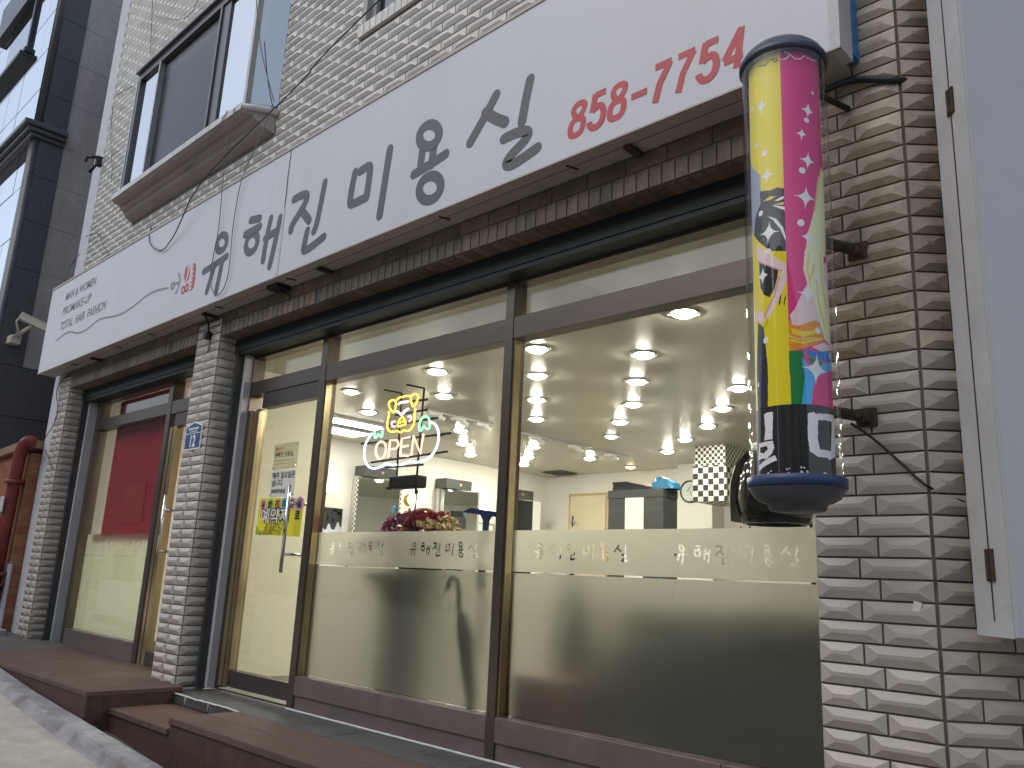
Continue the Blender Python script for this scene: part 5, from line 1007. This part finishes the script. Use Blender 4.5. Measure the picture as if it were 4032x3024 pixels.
# left room: red roller blind, stool
t = thing('roller_blind', 'wine red roller blind hanging inside the left shop window', 'blind', (-8.0, .14, 2.45))
m = MB(); m.box(-8.64, -7.28, .135, .139, 1.075, 2.44); m.build('cloth', REDC, t)
m = MB(); m.box(-8.64, -7.28, .130, .145, 1.06, 1.0745); m.build('bottom_bar', REDC, t)
m = MB(); m.box(-6.72, -6.66, .2, .23, 1.05, 2.2); tag(m.build('red_curtain', REDC), 'narrow red curtain strip inside the left glass door', 'curtain')
t = thing('stool', 'dark green stool inside the left glass door', 'stool', (-6.85, .55, 0))
m = MB(); m.lathe([(0, .5), (.17, .5), (.19, .53), (.19, .58), (.17, .61), (0, .61)], (-6.78, .55, 0), 24); m.build('seat', mat('green_vinyl', (.02, .06, .045), .35), t)
m = MB(); m.tube([(-6.78, .55, .02), (-6.78, .55, .5)], .03, 10); m.lathe([(0, 0), (.2, 0), (.2, .02), (.04, .04), (0, .04)], (-6.78, .55, 0), 20); m.build('post', CHROME, t)
# ------------------------------------------------------------------ papers and plates on the front
t = thing('yellow_poster', 'yellow reservation poster with coloured circles stuck on the glass door', 'poster', (-5.2, .03, 1.06))
yP = YG-.0215
m = MB(); m.prism([(-5.478, yP, 1.345), (-5.483, yP, 1.085), (-4.905, yP, 1.068), (-4.895, yP, 1.325)], (0, -.0015, 0)); m.build('sheet', YEL, t)
dy = yP-.0016
cc = [((.85, .42, .40), -5.42), ((.36, .66, .10), -5.325), ((.86, .42, .08), -5.23), ((.08, .50, .66), -5.135), ((.85, .42, .45), -5.04), ((.72, .36, .66), -4.945)]
for (c, x) in cc:
    m = MB(); m.lathe([(0, 0), (.047, 0)], (x, dy-.0006-.0001*cc.index((c, x)), 1.292), 20, 'y'); m.f = [f[::-1] for f in m.f[:20]]; m.t = m.t[:20]; m.sm = [False]*20; m.build('colour_dot', mat('dot_colour', c, .5), t)
for ch, (c, x) in zip('유해진미용실', cc): text_mesh(ch, .062, 'poster_lettering', INKB, (x, dy-.002, 1.270), X, Z, t, align='CENTER', bold=.002)
for k, (mm, bd, dd) in enumerate(((INKB, .010, .0006), (WHITE_L, .002, .0014))): text_mesh('예약제', .118, 'poster_lettering', mm, (-5.44, dy-dd, 1.170), X, Z, t, sx=1.18, bold=bd)
text_mesh('로', .07, 'poster_lettering', INKB, (-4.99, dy-.001, 1.185), X, Z, t, bold=.003)
text_mesh('운영됩니다', .048, 'poster_lettering', INKB, (-5.36, dy-.001, 1.142), X, Z, t, bold=.0, sx=1.1)
text_mesh('031)858-7754', .042, 'poster_lettering', INKB, (-5.37, dy-.001, 1.110), X, Z, t, bold=.0)
text_mesh('010)6394-7754', .042, 'poster_lettering', INKB, (-5.43, dy-.001, 1.081), X, Z, t, bold=.0, sx=1.1)
m = MB(); q = [(-5.484, yP, 1.15), (-5.484, yP, 1.083), (-5.4, yP, 1.0805)]; m.prism([(a, dy-.0002, c) for a, b, c in q], (0, -.0002, 0)); m.build('green_corner', mat('lime_ink', (.35, .5, .04), .5), t)
PLX = clear_glass('notice_acrylic', (.88, .88, .84), .03)
for (z0_, z1_, lb, lines) in ((1.54, 1.725, 'upper clear acrylic notice with red heading on the glass door', [('영업시간', .03, 1.675, INKR), ('유해진 미용실', .042, 1.632, INKB)]), (1.345, 1.532, 'lower handwritten closing day notice on the glass door', [('매주 일요일은', .050, 1.478, INKB), ('쉽니다.', .05, 1.425, INKB), ('유해진미용실', .034, 1.372, INKB)])):
    t = thing('door_notice', lb, 'notice', (-5.2, .03, z0_), 'notices on the glass door')
    m = MB(); m.box(-5.352, -5.035, yP-.002, yP, z0_, z1_); m.build('sheet', PAPER if z0_ < 1.5 else PLX, t)
    if z0_ > 1.5:
        m = MB()
        for k in range(2): m.box(-5.33, -5.06+.0, yP-.0026, yP-.0022, 1.60-.022*k, 1.604-.022*k)
        m.build('fine_print', INKG, t)
    for (s_, sz, z, mm) in lines: text_mesh(s_, sz, 'notice_lettering', mm, (-5.335, yP-.0024, z), X, Z, t, bold=.001)
    m = MB()
    for xx in (-5.335, -5.052):
        for zz in (z0_+.016, z1_-.016): m.lathe([(0, 0), (.008, 0), (.008, -.006), (0, -.006)], (xx, yP-.0023, zz), 10, 'y')
    m.build('stud', CHROME, t)
t = thing('house_number_plate', 'blue pentagon house number plate reading 12 on the middle pillar', 'number plate', (-6.07, -.25, 1.70))
yy = YB-.014
out = [(-6.204, 1.70), (-5.937, 1.70), (-5.937, 1.885), (-6.07, 1.92), (-6.204, 1.885)]; inn = [(-6.192, 1.712), (-5.949, 1.712), (-5.949, 1.877), (-6.07, 1.908), (-6.192, 1.877)]
m = MB(); m.prism([(a, yy, b) for a, b in out], (0, -.005, 0)); m.build('border', WHITE_L, t)
m = MB(); m.prism([(a, yy-.0052, b) for a, b in inn], (0, -.001, 0)); m.build('face', PLATEB, t)
m = MB(); m.box(-6.19, -5.951, yy-.0074, yy-.0064, 1.823, 1.829)
for k in range(6): m.box(-6.15+.028*k, -6.13+.028*k, yy-.0074, yy-.0064, 1.853+.003*(k % 2), 1.872)
for k in range(9): m.box(-6.13+.014*k, -6.12+.014*k, yy-.0074, yy-.0064, 1.838, 1.844)
m.build('street_line', WHITE_L, t)
text_mesh('12', .125, 'number', WHITE_L, (-6.07, yy-.0064, 1.725), X, Z, t, sx=.85, bold=.004, align='CENTER')
m = MB(); m.box(-6.05, -5.99, YB-.06, YB-.014, 2.56, 2.62, .01); m.tube([(-6.02, YB-.03, 2.62), (-6.0, YB-.05, 2.68), (-5.99, YB-.1, 2.749)], .008, 6); m.tube([(-6.0, YB-.02, 2.56), (-6.0, YB-.02, 2.47), (-6.03, YB-.02, 2.46)], .004, 6)
tag(m.build('cable_box', BLACK), 'small black cable box at the top of the middle pillar', 'cable box')
t = thing('wall_sticker', 'small white sticker on the right column tile', 'sticker', (-.9, YB-.014, .8))
m = MB(); m.prism([(-.935, YB-.0125, .815), (-.913, YB-.0125, .81), (-.905, YB-.0125, .84), (-.93, YB-.0125, .845)], (0, -.002, 0)); m.build('sheet', PAPER, t)

# ------------------------------------------------------------------ neighbour building, brick wall, pipe, cctv
nb = thing('granite_building', 'neighbouring tall building with dark granite corner and mirror glass front', 'building', (-14, 4, 0))
XB = -11.0
def granite(mb, y0_, y1_, zs, gap=.008):
    for a, b in zip(zs, zs[1:]): mb.box(-11.6, XB, y0_, y1_, a+gap/2, b-gap/2, .003)
zs = [-.5, .05, .65, 1.25, 1.86, 2.465, 3.075, 3.68, 4.28, 4.9, 5.5, 6.08]
m = MB(); granite(m, -.50, -.205, [z for z in zs if z >= 3]); granite(m, -.50, 6.0, [z for z in zs if z <= 3.1])
granite(m, -.50, -.205, [6.18, 6.64, 7.2, 7.755, 8.3, 8.85, 9.4, 10, 10.6, 11.2, 11.8]); dg = m.build('dark_granite', GRAN_D, nb)
m = MB(); m.box(-11.62, XB-.004, -.498, -.21, -.5, 12.0); m.box(-11.62, XB-.02, -.2, 5.9, -.5, 12.0); m.build('granite_core', mat('granite_joint', (.05, .05, .055), .8), dg)
m = MB(); yy = -.2
for (a, b) in ((-.203, 1.2), (1.206, 2.9), (2.906, 6.0)):
    for c, d in zip([3.08, 3.68, 4.28, 4.9, 5.45, 6.0, 6.62, 7.2, 7.755, 8.3, 8.85, 9.4, 10, 10.6, 11.2, 11.8], [3.68, 4.28, 4.9, 5.45, 6.0, 6.62, 7.2, 7.755, 8.3, 8.85, 9.4, 10, 10.6, 11.2, 11.8, 12.4]): m.box(-11.6, XB-.012, a, b, c+.002, d-.002)
m.build('grey_granite', GRAN_G, nb)
m = MB()
m.tube([(XB-.03, -.52, -.4), (XB-.03, -.52, 5.98)], .045, 10); m.tube([(XB-.03, -.52, 6.2), (XB-.03, -.52, 11.8)], .045, 10); m.tube([(XB-.10, -.53, 6.2), (XB-.10, -.53, 11.8)], .04, 10); m.tube([(XB-.10, -.53, -.4), (XB-.10, -.53, 5.98)], .04, 10)
m.build('corner_moulding', GRAN_D, nb)
m = MB(); 
for (d0, z0_, z1_) in ((.05, 5.985, 6.04), (.10, 6.0405, 6.10), (.15, 6.1005, 6.16), (.10, 6.1605, 6.185)): m.box(-18, XB+d0*.8, -.56-d0, -.204, z0_, z1_, .008)
m.build('cornice', GRAN_D, nb)
m = MB()
xsn = [-11.16, -11.60, -12.25, -12.9, -13.55, -14.2, -14.9, -15.6, -16.3, -17]
for zr in ((2.6, 3.3), (3.306, 4.0), (4.006, 4.7), (4.706, 5.4), (5.406, 5.98), (6.2, 6.80), (6.806, 7.40), (7.406, 8.0), (8.006, 8.62), (8.626, 9.3), (9.306, 10), (10.006, 10.7), (10.706, 11.5)):
    for a, b in zip(xsn, xsn[1:]):
        if 7.75 < zr[0] < 9.5 and a < -12.2 and b > -13.9: continue
        m.box(b+.006, a-.006, -.53+random.uniform(-.002, .002), -.515, zr[0]+.004, zr[1]-.004)
MIRG = mat('mirror_glass_sheet', (.92, .94, .97), .03, metal=1.0, var=.04, scale=.8)
m.build('mirror_glass', MIRG, nb)
m = MB(); m.box(-18, -11.14, -.512, -.2, -.5, 5.984); m.box(-18, -11.14, -.512, -.2, 6.186, 12.0); m.build('curtain_wall_backing', mat('backing_dark', (.015, .017, .02), .5), nb)
m = MB(); m.box(-12.92, -12.25, -.60, -.513, 7.78, 7.86, .01); m.box(-14.2, -12.27, -.645, -.513, 7.72, 7.79, .01); m.box(-12.33, -12.26, -.57, -.513, 7.86, 9.4); m.box(-14.2, -12.26, -.62, -.513, 8.75, 8.9, .01); m.box(-14.2, -12.26, -.60, -.513, 8.9, 9.4)
nw = m.build('window', mat('window_dark_frame', (.02, .024, .03), .3, var=.3), nb)
m = MB(); m.box(-14.0, -12.36, -.53, -.52, 7.86, 8.74); m.build('pane', GLASS_UP, nw)
m = MB(); m.box(-12.6, -12.5, -.516, -.5135, 7.9, 8.7); m.build('inner_curtain', mat('inner_curtain_pale', (.3, .28, .26), .9), nw)

bw = thing('brick_wall', 'old orange brick garden wall with sloped coping between the buildings', 'wall', (-10.3, -.25, 0))
m = MB(); m.box(-10.99, -9.72, -.30, -.06, -.4, 1.93); m.build('brickwork', BRICK, bw)
m = MB(); x = -10.98
while x < -9.74:
    w_ = min(.066, -9.735-x); zo = .10*(x+10.98)/1.25
    m.obox((x+w_/2, -.20, 1.975+zo*.6), (w_/2-.004, 0, .002), (0, .16, .0), (0, 0, .042)); x += .07
m.build('coping', mat('coping_brick', (.32, .21, .13), .9, var=.3, scale=20), bw)
m = MB(); m.box(-9.95, -9.705, -.312, -.29, -.4, .78); m.build('plaster_patch', WHITE_W, bw)
dp = thing('drain_pipe', 'rusty red drain pipe with elbow and yellow tag beside the brick wall', 'pipe', (-9.72, -.38, 0))
px_ = -9.80
m = MB(); m.tube([(px_-.07, -.385, -.4), (px_-.06, -.385, .55)], .085, 14); m.build('lower_pipe', REDP, dp)
m = MB(); m.tube([(px_-.06, -.385, .551), (px_-.03, -.385, 1.25), (px_+.0, -.385, 1.86), (px_+.02, -.38, 1.97), (px_+.08, -.37, 2.03), (px_+.2, -.36, 2.04)], .064, 14); m.build('upper_pipe', REDP, dp)
m = MB()
for zz in (.55, .66, 1.60): m.lathe([(0, 0), (.098, 0), (.098, .035), (0, .035)], (px_-.055+.03*zz, -.385, zz), 16)
m.build('flange', REDP, dp)
m = MB(); m.box(px_-.12, px_-.01, -.477, -.473, .30, .44, .002); tg = m.build('tag', mat('tag_yellow', (.62, .36, .02), .5), dp)
m = MB(); m.box(px_-.10, px_-.03, -.479, -.4772, .33, .345); m.box(px_-.10, px_-.03, -.479, -.4772, .37, .385); m.box(px_-.07, px_-.055, -.4788, -.4771, .34, .41); m.build('tag_mark', INKB, tg)
m = MB(); m.box(px_-.10, px_+.02, -.465, -.45, 1.30, 1.46, .006); m.box(px_-.08, px_-.02, -.467, -.45, 1.14, 1.26, .006); m.prism([(px_-.12, -.462, .98), (px_-.02, -.462, .98), (px_, -.462, 1.13), (px_-.05, -.462, 1.13)], (0, -.004, 0)); m.build('white_box', WHITE_P, dp)
m = MB(); m.box(-11, -9.40, -.80, -.32, -.3, .155, .015); tag(m.build('concrete_block', KERB), 'low grey concrete block at the foot of the red pipe', 'concrete block')
cc_ = thing('cctv_camera', 'cream cctv camera on a bracket of the dark granite wall', 'security camera', (-11, -.38, 3.35))
m = MB(); c = Vector((-10.60, -.275, 3.545)); dr = Vector((.10, .26, -.105)).normalized(); sd_ = Vector((dr.y, -dr.x, 0)).normalized(); u_ = sd_.cross(dr)
m.obox(c, dr*.16, sd_*.05, u_*.036); m.obox(c+u_*.042+dr*.01, dr*.17, sd_*.056, u_*.005); m.build('housing', CREAM, cc_)
m = MB(); e = c+dr*.161; m.obox(e, dr*.004, sd_*.038, u_*.026); m.build('lens_window', BLACK, cc_)
m = MB(); m.tube([c-u_*.036, c-u_*.11+Vector((-.05, -.03, 0)), (-10.86, -.36, 3.40)], .022, 8); m.box(-10.998, -10.84, -.43, -.31, 3.31, 3.41, .01); m.build('arm', CREAM, cc_)
m = MB(); m.tube([c-dr*.15, c-dr*.19-Vector((0, 0, .08)), c-dr*.12-Vector((.1, 0, .16)), (-10.85, -.40, 3.38)], .012, 6); m.build('cable', CREAM, cc_)
m = MB(); m.box(-9.345, -9.29, -.30, -.235, 5.14, 5.26, .008); m.tube([(-9.31, -.3, 5.24), (-9.40, -.36, 5.25), (-9.46, -.36, 5.22)], .018, 8); m.tube([(-9.32, -.3, 5.14), (-9.37, -.33, 5.06)], .02, 8)
tag(m.build('wall_bracket', BLACK), 'dark broken bracket on the left edge of the tiled upper wall', 'bracket')

# ------------------------------------------------------------------ cables
LB = {'straight': ('long black cable running from the upper wall down across the signboard', .0048, WIRE), 'loop': ('grey cable looping down in front of the first sign letter', .0036, WIREG), 'wallline': ('thin black cable hanging down the upper left wall', .004, WIREG),
 'arc': ('thin cable sagging across the tiles above the bay window', .0032, WIREG), 'cross1': ('thin dark cable crossing under the bay window', .0032, WIREG), 'cross2': ('thin cable rising past the right end of the bay window', .004, WIREG),
 'curl1': ('curled black cable end above the left end of the signboard', .004, WIRE), 'curl2': ('short black cable curl at the top edge of the signboard', .004, WIRE), 'curl3': ('black cable bending over the tiles left above the signboard', .004, WIRE),
 'pillarwire': ('thin black cable winding down the left pillar', .0042, WIRE), 'cornerwire': ('dark cord from the lower pole bracket down the column', .0045, WIRE), 'cornerwire2': ('cord end tied to the vertical sign case', .004, WIRE),
 'blackcable': ('thick black cable from the signboard end to the vertical sign', .013, WIRE), 'upperleft': ('short black cable from bracket to bay window', .004, WIRE), 'leftdown': ('thin cable dropping along the left wall edge', .004, WIREG)}
for k, p in WIRES.items():
    P3 = [Vector((a, b, c)) for a, b, c in p]
    for _ in range(2):
        Q = [P3[0]]
        for a, b in zip(P3, P3[1:]): Q += [a*.75+b*.25, a*.25+b*.75]
        P3 = Q+[P3[-1]]
    m = MB(); m.tube(P3, LB[k][1], 6); tag(m.build('cable', LB[k][2]), LB[k][0], 'cable', 'cables hanging on the facade')

# ------------------------------------------------------------------ unseen buildings added across the street to darken reflections in the shop glass
ob = thing('added_facing_building', 'unseen plain grey building added across the street to darken reflections in the shop glass', 'building', (-4, -11, 0))
FW = mat('facing_wall', (.34, .32, .30), .85, var=.1, scale=1); FG = mat('facing_glass', (.03, .035, .04), .1)
m = MB(); m.box(-4.2, 14, -16, -11.0, -2.5, 6.2); m.build('wall', FW, ob)
for fl in range(2):
    for k in range(4):
        x = -2.6+4.2*k; m = MB(); m.box(x, x+2.0, -10.99, -10.95, -.2+fl*2.5, 1.4+fl*2.5); m.build('window', FG, ob)
ob = thing('added_facing_building', 'second darker unseen building added across the street, set apart so the gap reflects brightly', 'building', (-14, -11, 0))
m = MB(); m.box(-60, -6.2, -16, -10.6, -2.5, 6.8); m.build('wall', mat('facing_wall_dark', (.27, .25, .235), .85, var=.1, scale=1), ob)
for fl in range(2):
    for k in range(12):
        x = -56+4.1*k; m = MB(); m.box(x, x+2.0, -10.59, -10.55, -.2+fl*2.6, 1.4+fl*2.6); m.build('window', FG, ob)
